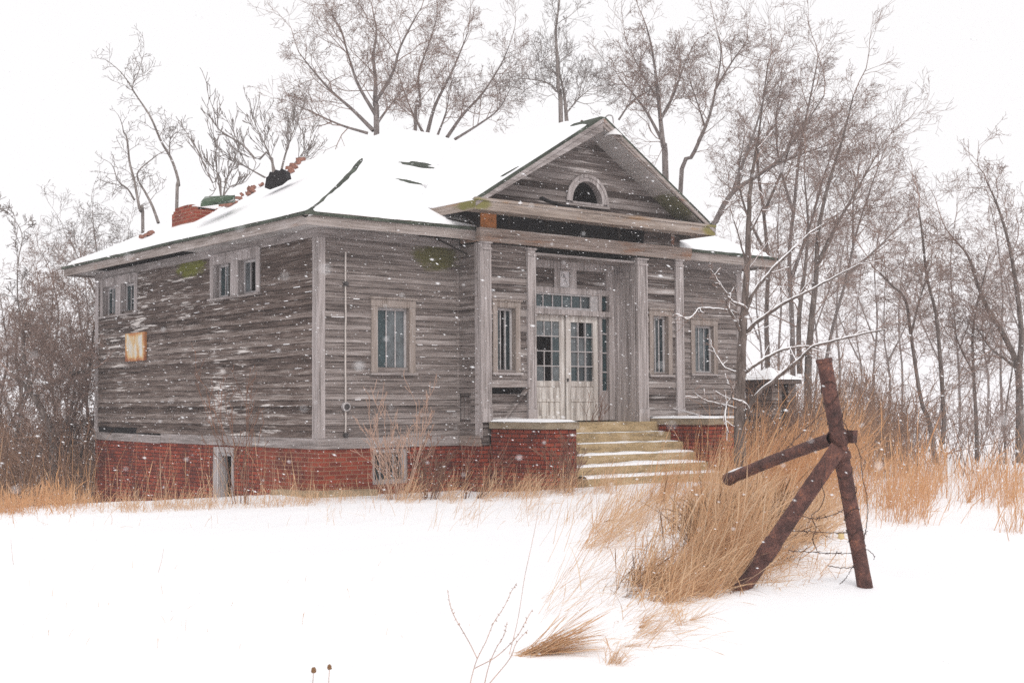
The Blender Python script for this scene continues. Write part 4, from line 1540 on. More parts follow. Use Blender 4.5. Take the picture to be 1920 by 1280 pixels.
# ------------------------------------------------------------------ outhouse behind on the right
OZ = 31.0
c0 = at(1444, 760, OZ)
oh = thing('outhouse', 'small dark board outhouse with a snowy pyramid roof behind the right corner', 'outhouse', (c0[0], c0[1], float(H(c0[0], c0[1]))))
gz = oh.location.z
ow, ohh = 0.40, at(1444, 712, OZ)[2]
mb = MB()
for s in range(4):
    for k in range(7):
        a, b = -ow + 2 * ow * k / 7, -ow + 2 * ow * (k + 1) / 7 - 0.008
        if s == 0 and k in (3, 4):
            continue
        n = ow + random.uniform(0, 0.01)
        pts = [(a, -n), (b, -n), (b, -n + 0.02), (a, -n + 0.02)]
        rot = [(p[0], p[1]) if s == 0 else (-p[1], p[0]) if s == 1 else (-p[0], -p[1]) if s == 2 else (p[1], -p[0]) for p in pts]
        mb.hexa([(c0[0] + q[0], c0[1] + q[1], gz - 0.2) for q in rot] + [(c0[0] + q[0], c0[1] + q[1], ohh - 0.02) for q in rot])
keep(mb.build('wall', M['siding_side']), oh)
mb = MB()
mb.box((c0[0] - ow - 0.12, c0[1] - ow - 0.12, ohh - 0.10), (c0[0] + ow + 0.12, c0[1] + ow + 0.12, ohh))
keep(mb.build('eave', M['siding_side']), oh)
mb = MB()
k = ow + 0.16
ap = (c0[0], c0[1], ohh + 0.30)
ring = [(c0[0] - k, c0[1] - k, ohh + 0.003), (c0[0] + k, c0[1] - k, ohh + 0.003), (c0[0] + k, c0[1] + k, ohh + 0.003), (c0[0] - k, c0[1] + k, ohh + 0.003)]
for i in range(4):
    mb.quad(ring[i], ring[(i + 1) % 4], ap)
mb.quad(*ring)
keep(mb.build('roof', M['snow']), oh)

# ------------------------------------------------------------------ the rusty corner post
def gz_at(x, y):
    return float(H(x, y))


pb = ground(1622, 1100)
dp = float(np.dot(pb - CAM, CF))
ptop = at(1545, 674, dp + 0.05)
post = thing('corner_post', 'leaning rusty pipe fence post braced by two pipes at the front', 'fence post', tuple(pb))


def pipe(pts, r, n=28, sides=20):
    return (smooth_path(pts, n), [r * (1 + random.uniform(-0.035, 0.035)) for _ in range(n)])


def tub(name, line, root, m=M['pipe'], sides=20, wobble=0.0):
    o = tubes(name, [line], sides, m)
    keep(o, root)
    return o


lean = ptop - pb
tub('upright', pipe([pb - lean * 0.12, pb + lean * 0.5, ptop], 0.060), post)
tub('upright_lip', ([ptop - lean * 0.012, ptop + lean * 0.004], [0.066, 0.066]), post)
tub('upright_bore', ([ptop - lean * 0.03, ptop + lean * 0.0035], [0.056, 0.056]), post, M['black'])
mb = MB()
ctr = ptop + lean * 0.0035
poly = []
ln = Vector(lean).normalized()
s1 = ln.cross(Vector((0, 1, 0))).normalized()
s2 = ln.cross(s1)
mb.quad(*[Vector(ctr) + 0.06 * (s1 * math.cos(k * math.pi / 8) + s2 * math.sin(k * math.pi / 8)) for k in range(16)])
keep(mb.build('upright_bore_dark', M['black']), post)  # black disc paints the unlit bore of the upright
j1 = pb + lean * 0.63                        # where the level rail meets
j2 = pb + lean * 0.60
for tt, rr, hh in ((0.655, 0.078, 0.12), (0.575, 0.074, 0.07)):
    c = pb + lean * tt
    u = lean / np.linalg.norm(lean)
    tub('collar', ([c - u * hh / 2, c - u * (hh / 2 - 0.01), c + u * (hh / 2 - 0.01), c + u * hh / 2], [rr - 0.012, rr, rr, rr - 0.012]), post)
bb = ground(1392, 1102)
btop = at(1573, 838, dp - 0.12)
bdir = bb - btop
tub('brace', pipe([btop, btop + bdir * 0.6, btop + bdir * 1.10], 0.066), post)
cjoint = btop + bdir * 0.70
u = bdir / np.linalg.norm(bdir)
tub('brace_coupling', ([cjoint - u * 0.05, cjoint - u * 0.045, cjoint + u * 0.10, cjoint + u * 0.105], [0.066, 0.073, 0.073, 0.066]), post)
rt = at(1560, 822, dp - 0.02)
re = at(1366, 898, dp + 1.7)
tub('rail', pipe([rt, (rt + re) / 2 + [0, 0, 0.01], re], 0.050), post)
rd = (re - rt) / np.linalg.norm(re - rt)
tub('rail_lip', ([re - rd * 0.10, re - rd * 0.005, re + rd * 0.01], [0.052, 0.060, 0.056]), post)
mb = MB()
ln = Vector(rd)
s1 = ln.cross(Vector((0, 0, 1))).normalized()
s2 = ln.cross(s1)
mb.quad(*[Vector(re + rd * 0.0105) + 0.05 * (s1 * math.cos(k * math.pi / 8) + s2 * math.sin(k * math.pi / 8)) for k in range(16)])
keep(mb.build('rail_bore_dark', M['black']), post)  # black disc stands in for the dark hollow of the rail
rs = [rt + (re - rt) * t + [0, 0, 0.052] for t in (0.80, 0.86, 0.93, 0.99)]
tub('rail_snow', (rs, [0.004, 0.012, 0.018, 0.014]), post, M['snow'], 10)
mb = MB()                                    # bolt ears of the collar
c = pb + lean * 0.66
mb.box(tuple(c + [0.04, -0.11, -0.05]), tuple(c + [0.10, -0.05, 0.05]), 0.004)
keep(mb.build('bolt', M['pipe']), post)

# wires: strands with twisted barbs
def wire(label, pix, depth, r=0.0032, barbs=0, n=40, jit=0.004):
    pts = [at(x, y, depth + dd) for x, y, dd in pix]
    p = smooth_path(pts, n)
    p = [q + np.array([random.uniform(-jit, jit) for _ in range(3)]) for q in p]
    lines = [(p, [r] * n)]
    for k in range(barbs):
        i = random.randrange(1, n - 1)
        for s in (-1, 1):
            v = np.array([random.uniform(-1, 1) for _ in range(3)])
            v /= np.linalg.norm(v)
            lines.append(([p[i] - v * 0.022, p[i], p[i] + v * 0.022], [r * 0.6, r * 0.9, r * 0.5]))
    o = tubes('barbed_wire', lines, 5, M['wire'])
    tag(o, label, 'wire', 'rusty wire on the corner post')
    return o


wd = dp - 0.08
wire('upper rusty wire sagging from the post base to the brace at mid height', [(1592, 950, 0.0), (1560, 965, -.1), (1525, 972, -.1), (1490, 962, 0)], wd, barbs=5)
wire('straight rusty wire strand stretched level below the sagging ones', [(1594, 998, 0), (1560, 998, 0), (1520, 996, 0), (1472, 995, 0)], wd, barbs=5)
wire('rusty wire strand with a hooked end, second lowest on the post', [(1602, 1037, 0), (1570, 1037, 0), (1530, 1035, 0), (1478, 1032, 0)], wd, barbs=5)
wire('lowest rusty wire strand just above the snow', [(1606, 1062, 0), (1580, 1064, 0), (1552, 1060, 0)], wd, barbs=2)
wire('long loop of rusty wire hanging on the right side of the post', [(1578, 786, 0), (1596, 815, .05), (1612, 850, .1), (1617, 890, .1), (1625, 930, .1), (1627, 965, .1), (1622, 1000, .05), (1618, 1010, 0)], wd, barbs=4)
wire('rusty wire running from the upright down along the level rail', [(1549, 768, -.05), (1530, 785, -.05), (1500, 815, -.1), (1470, 845, -.2), (1440, 866, -.3)], wd, barbs=3)
wire('tangled rusty wire hanging between upright and brace', [(1545, 850, -.1), (1548, 880, -.1), (1540, 905, -.1), (1546, 930, 0), (1535, 955, 0), (1522, 968, 0), (1530, 990, 0), (1524, 1010, 0), (1532, 1030, 0)], wd, barbs=4)
wire('short rusty wire end poking out low on the right of the post', [(1612, 1030, 0), (1625, 1030, .0), (1634, 1036, .0), (1640, 1044, 0), (1638, 1048, 0)], wd, r=0.003)
wire('thin rusty wire dropping to the snow left of the post foot', [(1603, 1055, 0), (1593, 1072, 0), (1582, 1088, 0), (1574, 1095, 0)], wd, r=0.003)
tw = []
for k in range(90):                          # a strand wound round the upright
    t = 0.18 + 0.72 * k / 89
    a = k * 0.62 + 0.6 * math.sin(k * 0.3)
    c = pb + lean * t
    tw.append(c + 0.066 * (np.array(CR) * math.cos(a) + np.array([CF[0], CF[1], 0]) * math.sin(a)) + [0, 0, 0.03 * math.sin(k * 1.1)])
lines = [(tw, [0.0035] * 90)]
for k in range(26):
    i = random.randrange(2, 88)
    v = np.array([random.uniform(-1, 1) for _ in range(3)])
    lines.append(([tw[i] - v * 0.025, tw[i], tw[i] + v * 0.025], [0.002, 0.003, 0.002]))
o = tubes('barbed_wire', lines, 5, M['wire'])
tag(o, 'rusty barbed wire wound round and round the leaning upright', 'wire', 'rusty wire on the corner post')
ic = at(1577, 1005, wd - 0.05)
o = lathe(MB(), ic, [(0.010, 0.024), (0.026, 0.019), (0.020, 0.005), (0.028, -0.010), (0.011, -0.024)], 14).build('wire_insulator', plain('yellow_porcelain', (0.60, 0.45, 0.22), 0.2, 9, 0.4), None, True)
tag(o, 'small yellow insulator hanging on the fence wire by the post', 'insulator')

# ------------------------------------------------------------------ trees
def vrand(rng):
    return Vector((rng.gauss(0, 1), rng.gauss(0, 1), rng.gauss(0, 1)))


def grow(rng, p, d, L, r, lev, maxlev, out, spec):
    n = (6, 5, 4, 4, 3)[min(lev, 4)]
    pts, rad = [p.copy()], [r]
    d = d.normalized()
    for i in range(n):
        d = (d + vrand(rng) * spec['wob'] * 0.42 + Vector((0, 0, spec['up'])) + spec['wind'] * (0.25 * lev)).normalized()
        p = p + d * (L / n)
        pts.append(p.copy())
        rad.append(max(spec['rmin'], r * (1 - 0.72 * (i + 1) / n)))
    out.setdefault(lev, []).append(([tuple(q) for q in pts], rad))
    if lev < maxlev:
        sprout(rng, pts, rad, L, lev, maxlev, out, spec, spec['n'][min(lev, len(spec['n']) - 1)], 0.22)


def sprout(rng, pts, rad, L, lev, maxlev, out, spec, count, t0):
    for c in range(count):
        t = t0 + (1 - t0) * (c + rng.random()) / count
        f = t * (len(pts) - 1)
        i = min(int(f), len(pts) - 2)
        q = pts[i].lerp(pts[i + 1], f - i)
        rr = rad[i] + (rad[i + 1] - rad[i]) * (f - i)
        tan = (pts[i + 1] - pts[i]).normalized()
        perp = vrand(rng)
        perp = (perp - tan * perp.dot(tan)).normalized()
        a = math.radians(rng.uniform(*spec['ang']))
        dd = tan * math.cos(a) + perp * math.sin(a)
        ll = L * spec['ratio'] * (1.15 - 0.55 * t) * rng.uniform(0.6, 1.25)
        r2 = max(spec['rmin'], min(rr * 0.6, 0.0085 * ll + 0.003))
        grow(rng, q, dd, ll, r2, lev + 1, maxlev, out, spec)


BASE = dict(wob=0.50, up=0.035, wind=Vector((0, 0, 0)), rmin=0.004, n=(8, 6, 4, 3), ang=(26, 62), ratio=0.63)


def tree(label, depth, trunks, seed, bark='bark', lv=4, count=13, t0=0.30, L=None, group=None, name='bare_tree', cat='tree', base_px=None, limbs=(), **kw):
    """trunks: list of (pixel path, base radius, tip radius); the first one is taken down to the ground."""
    rng = random.Random(seed)
    spec = dict(BASE)
    spec.update(kw)
    out, trk = {}, []
    root = None
    for ti, (pix, r0, r1) in enumerate(trunks):
        dj = 0.0
        pts = []
        for k, (x, y) in enumerate(pix):
            pts.append(at(x, y, depth + (0 if ti == 0 and k == 0 else dj)))
            dj += rng.uniform(-0.35, 0.35)
        if ti == 0 or pix[0][1] < 0:
            b = pts[0].copy()
            b[2] = gz_at(b[0], b[1]) - 0.1
            if root is None:
                root = thing(name, label, cat, (b[0], b[1], b[2] + 0.1), group)
            if pts[0][2] > b[2] + 0.3:
                pts = [b] + pts
            else:
                pts[0] = b
        n = max(8, 3 * len(pts))
        sp = smooth_path(pts, n)
        rad = [0.68 * (r0 + (r1 - r0) * (i / (n - 1)) ** 0.8) for i in range(n)]
        trk.append(([tuple(q) for q in sp], rad))
        vp = [Vector(q) for q in sp]
        ln = sum((vp[i + 1] - vp[i]).length for i in range(n - 1))
        sprout(rng, vp, rad, (L or ln * 0.62), 0, lv, out, spec, int(count * CROWD) if ti == 0 else max(5, int(count * 0.8 * CROWD)), t0 if ti == 0 else 0.2)
        grow(rng, vp[-1], vp[-1] - vp[-2], (L or ln * 0.4) * 0.7, r1 * 0.6, 1, lv, out, spec)
    keep(tubes('trunk', trk, 9, M[bark]), root)
    parts = []
    for lev, lines in out.items():
        parts.append(tubes_arrays(lines, {1: 6, 2: 5}.get(lev, 3)))
    V, Q = join_arrays(parts)
    keep(np_mesh('crown', V, Q, M['twig' if bark != 'bark_pale' else 'bark_pale']), root)
    return root


GB = 'bare trees behind the house'
GR = 'bare trees in the wood on the right'
GL = 'bare trees of the thicket on the left'
CROWD = 0.95
tree('thin crooked sapling with broken top left of the chimney', 33, [([(268, 433), (262, 395), (252, 340), (243, 305), (240, 275), (237, 255)], .07, .03), ([(297, 418), (285, 385), (272, 360), (258, 335), (262, 318), (292, 293)], .06, .02), ([(252, 375), (240, 355), (222, 340), (214, 318)], .04, .015)], 1, 'bark_pale', lv=3, count=12, L=0.95, t0=0.35, group=GB, ang=(30, 70), rmin=.0045, n=(5, 4, 2))
tree('tall leaning sapling with a long bare whip top above the chimney', 34, [([(331, 392), (335, 345), (322, 300), (302, 265), (285, 225), (270, 200), (256, 180), (243, 158), (226, 135), (204, 116)], .075, .012), ([(318, 290), (319, 262), (328, 250)], .03, .012), ([(258, 182), (248, 165), (258, 140), (268, 108)], .025, .01)], 2, 'bark_pale', lv=3, count=15, L=1.0, t0=0.3, group=GB, ang=(30, 65), rmin=.0045, n=(5, 4, 2))
tree('low stubby bush tree just right of the chimney', 33, [([(415, 372), (400, 345), (385, 315), (372, 285), (362, 268)], .04, .018), ([(415, 372), (408, 330), (404, 300)], .035, .018), ([(418, 372), (425, 335), (436, 315)], .035, .015), ([(416, 372), (432, 350), (452, 345)], .03, .015)], 3, 'bark_pale', lv=2, count=11, L=1.0, t0=0.15, group=GB, up=.22, wob=.3, ang=(25, 50), rmin=.009, n=(4, 3))
tree('spreading stubby bush tree left of the roof ridge', 34, [([(515, 340), (480, 300), (455, 272), (428, 255), (408, 240), (402, 218)], .06, .016), ([(520, 335), (505, 290), (492, 262), (482, 240)], .05, .015), ([(525, 330), (535, 290), (545, 260), (556, 232)], .05, .015), ([(530, 330), (558, 300), (572, 280)], .045, .015), ([(510, 340), (470, 318), (440, 300), (415, 280)], .04, .012)], 4, 'bark_pale', lv=3, count=12, L=1.25, t0=0.15, group=GB, up=.2, wob=.3, ang=(22, 50), rmin=.0075, n=(5, 4, 2))
tree('large round crowned tree rising behind the left end of the ridge', 40, [([(706, 245), (703, 200), (704, 150), (700, 105), (706, 60), (700, 25)], .16, .03), ([(700, 245), (660, 205), (620, 170), (585, 130), (560, 98)], .10, .02), ([(704, 215), (672, 160), (655, 110), (640, 60), (625, 30)], .09, .02), ([(705, 190), (735, 140), (750, 90), (775, 40), (790, 15)], .09, .02), ([(690, 250), (640, 235), (595, 215), (550, 195)], .07, .015), ([(708, 230), (730, 200), (755, 170)], .07, .02)], 5, 'bark', lv=4, count=15, L=2.6, t0=0.35, group=GB, n=(8, 6, 4, 3))
tree('many stemmed tree behind the middle of the ridge', 42, [([(778, 250), (788, 200), (785, 140), (805, 80), (820, 30)], .11, .02), ([(800, 255), (815, 200), (840, 150), (862, 100), (878, 60)], .10, .02), ([(838, 258), (868, 215), (905, 175), (940, 120), (955, 85)], .09, .02), ([(795, 252), (775, 215), (760, 180)], .08, .02), ([(852, 262), (900, 232), (935, 205), (958, 165)], .07, .015), ([(820, 255), (835, 215), (842, 180)], .06, .02)], 6, 'bark', lv=4, count=14, L=2.2, t0=0.3, group=GB, n=(8, 6, 4, 3))
tree('tall upright twin stemmed tree just left of the gable peak', 41, [([(1052, 235), (1047, 170), (1045, 110), (1042, 60), (1048, 10), (1052, -30)], .13, .03), ([(1063, 232), (1058, 180), (1050, 140)], .10, .04), ([(1046, 175), (1025, 155), (985, 148), (962, 150)], .05, .012), ([(1060, 215), (1085, 185), (1110, 165)], .05, .012)], 7, 'bark_pale', lv=4, count=16, L=2.0, t0=0.25, group=GB, up=.10, n=(7, 5, 4, 3))
tree('broad forked tree just right of the gable peak', 42, [([(1248, 330), (1243, 270), (1238, 220), (1232, 160), (1222, 90), (1212, 50)], .19, .03), ([(1242, 265), (1215, 215), (1190, 180), (1165, 150)], .09, .02), ([(1238, 225), (1262, 180), (1280, 130), (1300, 85)], .09, .02), ([(1236, 190), (1205, 140), (1185, 100)], .06, .02), ([(1160, 225), (1185, 190), (1215, 172)], .05, .02)], 8, 'bark', lv=4, count=16, L=2.4, t0=0.25, group=GB, n=(8, 6, 4, 3))
tree('slanting tree right of the forked one, above the gable slope', 44, [([(1275, 360), (1300, 290), (1322, 240), (1335, 200), (1345, 150), (1352, 100), (1345, 60)], .14, .02), ([(1322, 240), (1310, 200), (1296, 160)], .06, .02), ([(1340, 170), (1370, 120), (1395, 85)], .06, .02)], 9, 'bark', lv=4, count=16, L=2.4, t0=0.25, group=GR, n=(8, 6, 4, 3))
WR = Vector((0.05, -0.04, 0.03))
tree('thick curving tree bending right from behind the gable end', 40, [([(1335, 470), (1345, 410), (1375, 360), (1420, 330), (1465, 295), (1505, 240), (1545, 180)], .18, .03), ([(1375, 360), (1395, 300), (1420, 230), (1440, 150)], .11, .02), ([(1440, 315), (1500, 290), (1560, 270)], .08, .02)], 10, 'bark', lv=4, count=18, L=2.8, t0=0.25, group=GR, wind=WR, n=(8, 6, 4, 3))
tree('straight dark trunked tree directly behind the outhouse', 41, [([(1440, 700), (1437, 600), (1440, 500), (1432, 400), (1420, 300), (1428, 210), (1440, 120)], .15, .03), ([(1438, 480), (1400, 400), (1385, 330), (1395, 260)], .08, .02), ([(1432, 400), (1470, 310), (1490, 230)], .08, .02)], 11, 'bark_dark', lv=4, count=20, L=2.6, t0=0.3, group=GR, wind=WR, n=(8, 6, 4, 3))
tree('tall tree with upright limbs right of the outhouse', 43, [([(1487, 720), (1485, 600), (1480, 480), (1490, 380), (1500, 280), (1518, 190), (1530, 130)], .17, .03), ([(1484, 520), (1520, 420), (1545, 330), (1575, 250)], .10, .02), ([(1488, 400), (1462, 310), (1455, 230), (1465, 160)], .08, .02)], 12, 'bark', lv=4, count=20, L=2.8, t0=0.28, group=GR, wind=WR, n=(8, 6, 4, 3))
tree('thick pair of trunks just left of the leaning fence post', 38, [([(1515, 700), (1522, 600), (1530, 520), (1535, 430), (1555, 340), (1580, 260), (1600, 180)], .19, .03), ([(1500, 700), (1498, 600), (1510, 500), (1515, 420), (1508, 330)], .13, .03), ([(1530, 500), (1570, 420), (1610, 350), (1650, 280)], .10, .02)], 13, 'bark_dark', lv=4, count=20, L=3.0, t0=0.28, group=GR, wind=WR * 1.5, n=(8, 6, 4, 3))
tree('wide slanting tree whose twigs sweep out above the fence post', 42, [([(1545, 720), (1560, 620), (1585, 530), (1605, 440), (1630, 360), (1655, 290)], .12, .02), ([(1585, 520), (1640, 470), (1690, 420)], .08, .02), ([(1600, 460), (1600, 380), (1612, 300)], .07, .02)], 14, 'bark', lv=4, count=18, L=2.8, t0=0.25, group=GR, wind=WR * 1.5, n=(8, 6, 4, 3))
tree('dark tree leaning left, its fork low over the grass', 32, [([(1756, 860), (1742, 790), (1727, 750), (1708, 628), (1698, 563), (1672, 535), (1650, 512)], .10, .03), ([(1766, 830), (1770, 790), (1762, 660), (1754, 584), (1738, 520), (1729, 437), (1722, 390)], .10, .03), ([(1708, 628), (1725, 560), (1745, 500)], .05, .02)], 15, 'bark_dark', lv=4, count=15, L=1.9, t0=0.25, group=GR, n=(8, 6, 4, 3))
tree('slim straight tree between the forked tree and the right edge tree', 34, [([(1832, 850), (1830, 780), (1825, 690), (1824, 620), (1835, 560), (1850, 500)], .09, .02), ([(1826, 700), (1800, 650), (1785, 600)], .04, .015)], 16, 'bark_dark', lv=4, count=14, L=1.7, t0=0.25, group=GR, n=(7, 5, 4, 3))
tree('big tree with rising limbs cut by the right edge', 33, [([(1912, 860), (1912, 780), (1908, 690), (1884, 632), (1850, 575), (1832, 530), (1815, 480), (1790, 450)], .17, .03), ([(1910, 700), (1915, 620), (1903, 520), (1890, 450), (1870, 385), (1850, 340)], .12, .025), ([(1915, 640), (1940, 560), (1950, 470)], .08, .02), ([(1906, 690), (1880, 670), (1855, 650), (1830, 610)], .06, .02)], 17, 'bark_dark', lv=4, count=16, L=2.2, t0=0.3, group=GR, n=(8, 6, 4, 3))
tree('thin young tree beside the trunk at the right edge', 32, [([(1886, 860), (1884, 800), (1890, 740), (1898, 690), (1893, 640)], .045, .015)], 18, 'bark_dark', lv=3, count=9, L=1.2, group=GR)
tree('hazy slender tree far back above the grass band', 60, [([(1640, 800), (1638, 700), (1645, 600), (1640, 500), (1655, 400)], .12, .03), ([(1640, 640), (1610, 560), (1590, 500)], .06, .02)], 19, 'bark', lv=4, count=15, L=3.0, t0=0.25, group=GR, rmin=.0055, n=(7, 5, 4, 3))
tree('hazy round topped tree far back between the forked trees', 62, [([(1800, 800), (1798, 700), (1790, 600), (1782, 500), (1790, 420)], .12, .03), ([(1796, 660), (1830, 570), (1850, 500)], .06, .02)], 20, 'bark', lv=4, count=15, L=3.0, t0=0.25, group=GR, rmin=.0055, n=(7, 5, 4, 3))
tree('hazy thin tree far back behind the leaning dark tree', 65, [([(1690, 800), (1692, 700), (1685, 610), (1690, 520), (1700, 470)], .10, .03)], 21, 'bark', lv=4, count=15, L=2.6, t0=0.25, group=GR, rmin=.0055, n=(7, 5, 4, 3))
tree('hazy tall tree far back at the right edge of the wood', 60, [([(1880, 800), (1876, 680), (1880, 560), (1870, 450), (1860, 400)], .12, .03)], 22, 'bark', lv=4, count=16, L=3.2, t0=0.25, group=GR, rmin=.0055, n=(7, 5, 4, 3))
tree('hazy narrow tree seen between outhouse and thick pair of trunks', 58, [([(1462, 760), (1460, 660), (1465, 560), (1458, 450), (1462, 350)], .13, .03)], 23, 'bark', lv=4, count=18, L=3.0, t0=0.2, group=GR, rmin=.0055, n=(7, 5, 4, 3))
tree('hazy twiggy tree close behind the leaning post top', 55, [([(1572, 780), (1575, 690), (1568, 600), (1575, 500), (1590, 430)], .12, .03)], 24, 'bark', lv=4, count=18, L=3.0, t0=0.2, group=GR, rmin=.0055, n=(7, 5, 4, 3))

far = [('hazy bushy tree far back right of the young tree', 1425, 780, 61, 1420, 420), ('hazy spreading tree far back behind the thick pair of trunks', 1525, 780, 66, 1530, 380),
       ('hazy low tree far back under the slanting one', 1605, 790, 70, 1615, 500), ('hazy low tree far back between post and leaning dark tree', 1665, 790, 57, 1660, 520),
       ('hazy fine tree far back left of the slim straight tree', 1760, 800, 68, 1765, 500), ('hazy fine tree far back right of the slim straight tree', 1850, 800, 70, 1845, 520),
       ('hazy crooked tree far back at the very right edge', 1930, 800, 58, 1935, 470)]
for i, (lb, x0, y0, dd, x1, y1) in enumerate(far):
    xm = (x0 + x1) / 2
    tree(lb, dd, [([(x0, y0), (xm + 6, y0 * 0.7 + y1 * 0.3), (xm - 5, y0 * 0.4 + y1 * 0.6), (x1, y1)], .13, .025), ([(xm, y0 * 0.6 + y1 * 0.4), (xm + (34 if i % 2 else -34), y0 * 0.35 + y1 * 0.65), (xm + (52 if i % 2 else -50), y0 * 0.15 + y1 * 0.85)], .07, .02)],
         200 + i, 'bark', lv=4, count=18, L=3.3, t0=0.15, group=GR, rmin=.0055, n=(7, 5, 4, 3))
CROWD = 0.9
# left thicket
tree('slender pale sapling standing tallest at the left edge', 30, [([(42, 640), (33, 560), (34, 490), (42, 445), (30, 415), (14, 398)], .035, .008)], 31, 'bark_pale', lv=3, count=14, L=0.9, t0=0.2, group=GL, rmin=.006)
tree('gnarled old tree with a thick bent limb at the far left', 29, [([(98, 945), (100, 870), (98, 810), (75, 765), (52, 728), (20, 700)], .17, .05), ([(78, 765), (70, 740), (100, 718), (128, 702), (150, 698), (176, 690)], .085, .04), ([(128, 702), (122, 685), (112, 665)], .04, .02), ([(100, 820), (130, 780), (140, 720), (150, 640)], .07, .02), ([(60, 735), (45, 660), (50, 600)], .06, .015)], 32, 'bark_dark', lv=4, count=18, L=1.5, t0=0.3, group=GL, ang=(35, 80), up=.05, wob=.45, n=(9, 7, 4, 3))
tree('dark forked tree close against the rear corner of the house', 30, [([(150, 945), (148, 890), (152, 850), (168, 805), (190, 770)], .12, .04), ([(150, 870), (132, 830), (140, 770), (165, 700), (175, 620)], .08, .02), ([(152, 850), (120, 840), (95, 800)], .06, .02)], 33, 'bark_dark', lv=4, count=18, L=1.4, t0=0.25, group=GL, ang=(35, 80), up=.06, wob=.45, n=(9, 7, 4, 3))
tree('dense twiggy tree filling the left edge of the thicket', 32, [([(30, 940), (25, 850), (40, 760), (30, 660), (45, 580)], .09, .02), ([(28, 800), (0, 720), (-20, 640)], .06, .02), ([(35, 780), (70, 690), (95, 600), (100, 540)], .06, .015)], 34, 'bark_dark', lv=4, count=20, L=1.6, t0=0.2, group=GL, ang=(35, 75), up=.08, wob=.42, n=(9, 7, 4, 3))
tree('rounded twiggy tree in the middle of the thicket', 35, [([(105, 930), (110, 820), (95, 700), (110, 600), (100, 530)], .10, .02), ([(105, 760), (150, 680), (165, 600), (160, 540)], .07, .015), ([(100, 740), (60, 650), (70, 560)], .06, .015)], 35, 'bark', lv=4, count=20, L=1.9, t0=0.15, group=GL, ang=(35, 75), up=.08, wob=.40, n=(9, 7, 4, 3))
tree('fine twigged tree showing over the left eave of the roof', 38, [([(205, 700), (200, 600), (190, 520), (180, 460), (175, 420)], .10, .02), ([(200, 600), (220, 520), (235, 460)], .06, .015), ([(198, 590), (160, 510), (130, 450)], .06, .015)], 36, 'bark_pale', lv=4, count=18, L=2.0, t0=0.2, group=GL, ang=(30, 65), n=(8, 6, 4, 3))
tree('low twiggy tree under the left eave beside the wall', 36, [([(160, 930), (165, 820), (160, 700), (150, 600), (140, 530)], .09, .02), ([(162, 760), (120, 680), (90, 620)], .06, .015)], 37, 'bark', lv=4, count=20, L=1.8, t0=0.15, group=GL, ang=(35, 75), up=.06, wob=.42, n=(9, 7, 4, 3))

tree('tangled tree leaning into the left edge of the picture', 33, [([(5, 940), (12, 850), (0, 760), (15, 670), (5, 590)], .09, .02), ([(8, 820), (45, 740), (62, 660)], .06, .015)], 38, 'bark_dark', lv=4, count=20, L=1.7, t0=0.15, group=GL, ang=(35, 75), up=.06, wob=.42, n=(8, 6, 4, 3))
tree('tangled tree between the gnarled tree and the house corner', 34, [([(130, 940), (135, 850), (125, 760), (138, 680), (130, 600)], .09, .02), ([(132, 800), (165, 730), (172, 660)], .06, .015)], 39, 'bark_dark', lv=4, count=20, L=1.7, t0=0.12, group=GL, ang=(35, 75), up=.05, wob=.45, n=(8, 6, 4, 3))
# the young tree before the right corner, snow along its limbs
RT = 20.3
rb = ground(1393, 932)
rng = random.Random(77)
yt = thing('young_tree', 'young tree with snow along its limbs before the right corner of the house', 'tree', tuple(rb))
limbs = [
    ([(1396, 935), (1388, 850), (1387, 770), (1390, 690), (1393, 620), (1397, 560), (1402, 480), (1404, 400), (1410, 330), (1420, 270)], 0.105, 0.018, 0),
    ([(1398, 775), (1418, 742), (1450, 714), (1480, 690), (1505, 668), (1525, 650), (1560, 640), (1610, 628), (1660, 618)], 0.034, 0.008, -0.7),
    ([(1392, 702), (1420, 682), (1450, 664), (1480, 653), (1515, 650), (1540, 655)], 0.028, 0.007, 0.5),
    ([(1394, 632), (1415, 607), (1445, 586), (1480, 563), (1512, 548), (1560, 522), (1620, 492)], 0.034, 0.007, -0.4),
    ([(1400, 580), (1415, 545), (1442, 512), (1480, 474), (1515, 440), (1545, 420)], 0.032, 0.007, 0.3),
    ([(1396, 600), (1398, 577), (1374, 567), (1359, 547), (1345, 525), (1331, 504)], 0.026, 0.007, -0.3),
    ([(1390, 625), (1378, 600), (1364, 575), (1362, 562)], 0.03, 0.010, -0.5),
    ([(1385, 590), (1367, 583), (1331, 579), (1310, 580), (1302, 590), (1290, 599), (1271, 590), (1260, 594)], 0.016, 0.006, -0.6),
    ([(1388, 770), (1368, 762), (1350, 758), (1320, 750), (1300, 735)], 0.016, 0.005, -0.6),
    ([(1390, 800), (1405, 775), (1395, 755), (1372, 748), (1374, 728), (1362, 718)], 0.022, 0.008, -0.7),
    ([(1372, 745), (1362, 760), (1360, 790), (1366, 812)], 0.014, 0.006, -0.7),
    ([(1400, 500), (1385, 440), (1372, 400), (1365, 370)], 0.018, 0.005, 0.2),
    ([(1403, 440), (1425, 400), (1440, 350)], 0.018, 0.005, -0.2),
    ([(1392, 700), (1360, 690), (1340, 660), (1330, 640)], 0.014, 0.005, 0.2),
]
out, trk, snw = {}, [], []
spec = dict(BASE)
spec.update(rmin=0.0035, n=(6, 4, 3), ang=(30, 60), ratio=0.5, up=0.05)
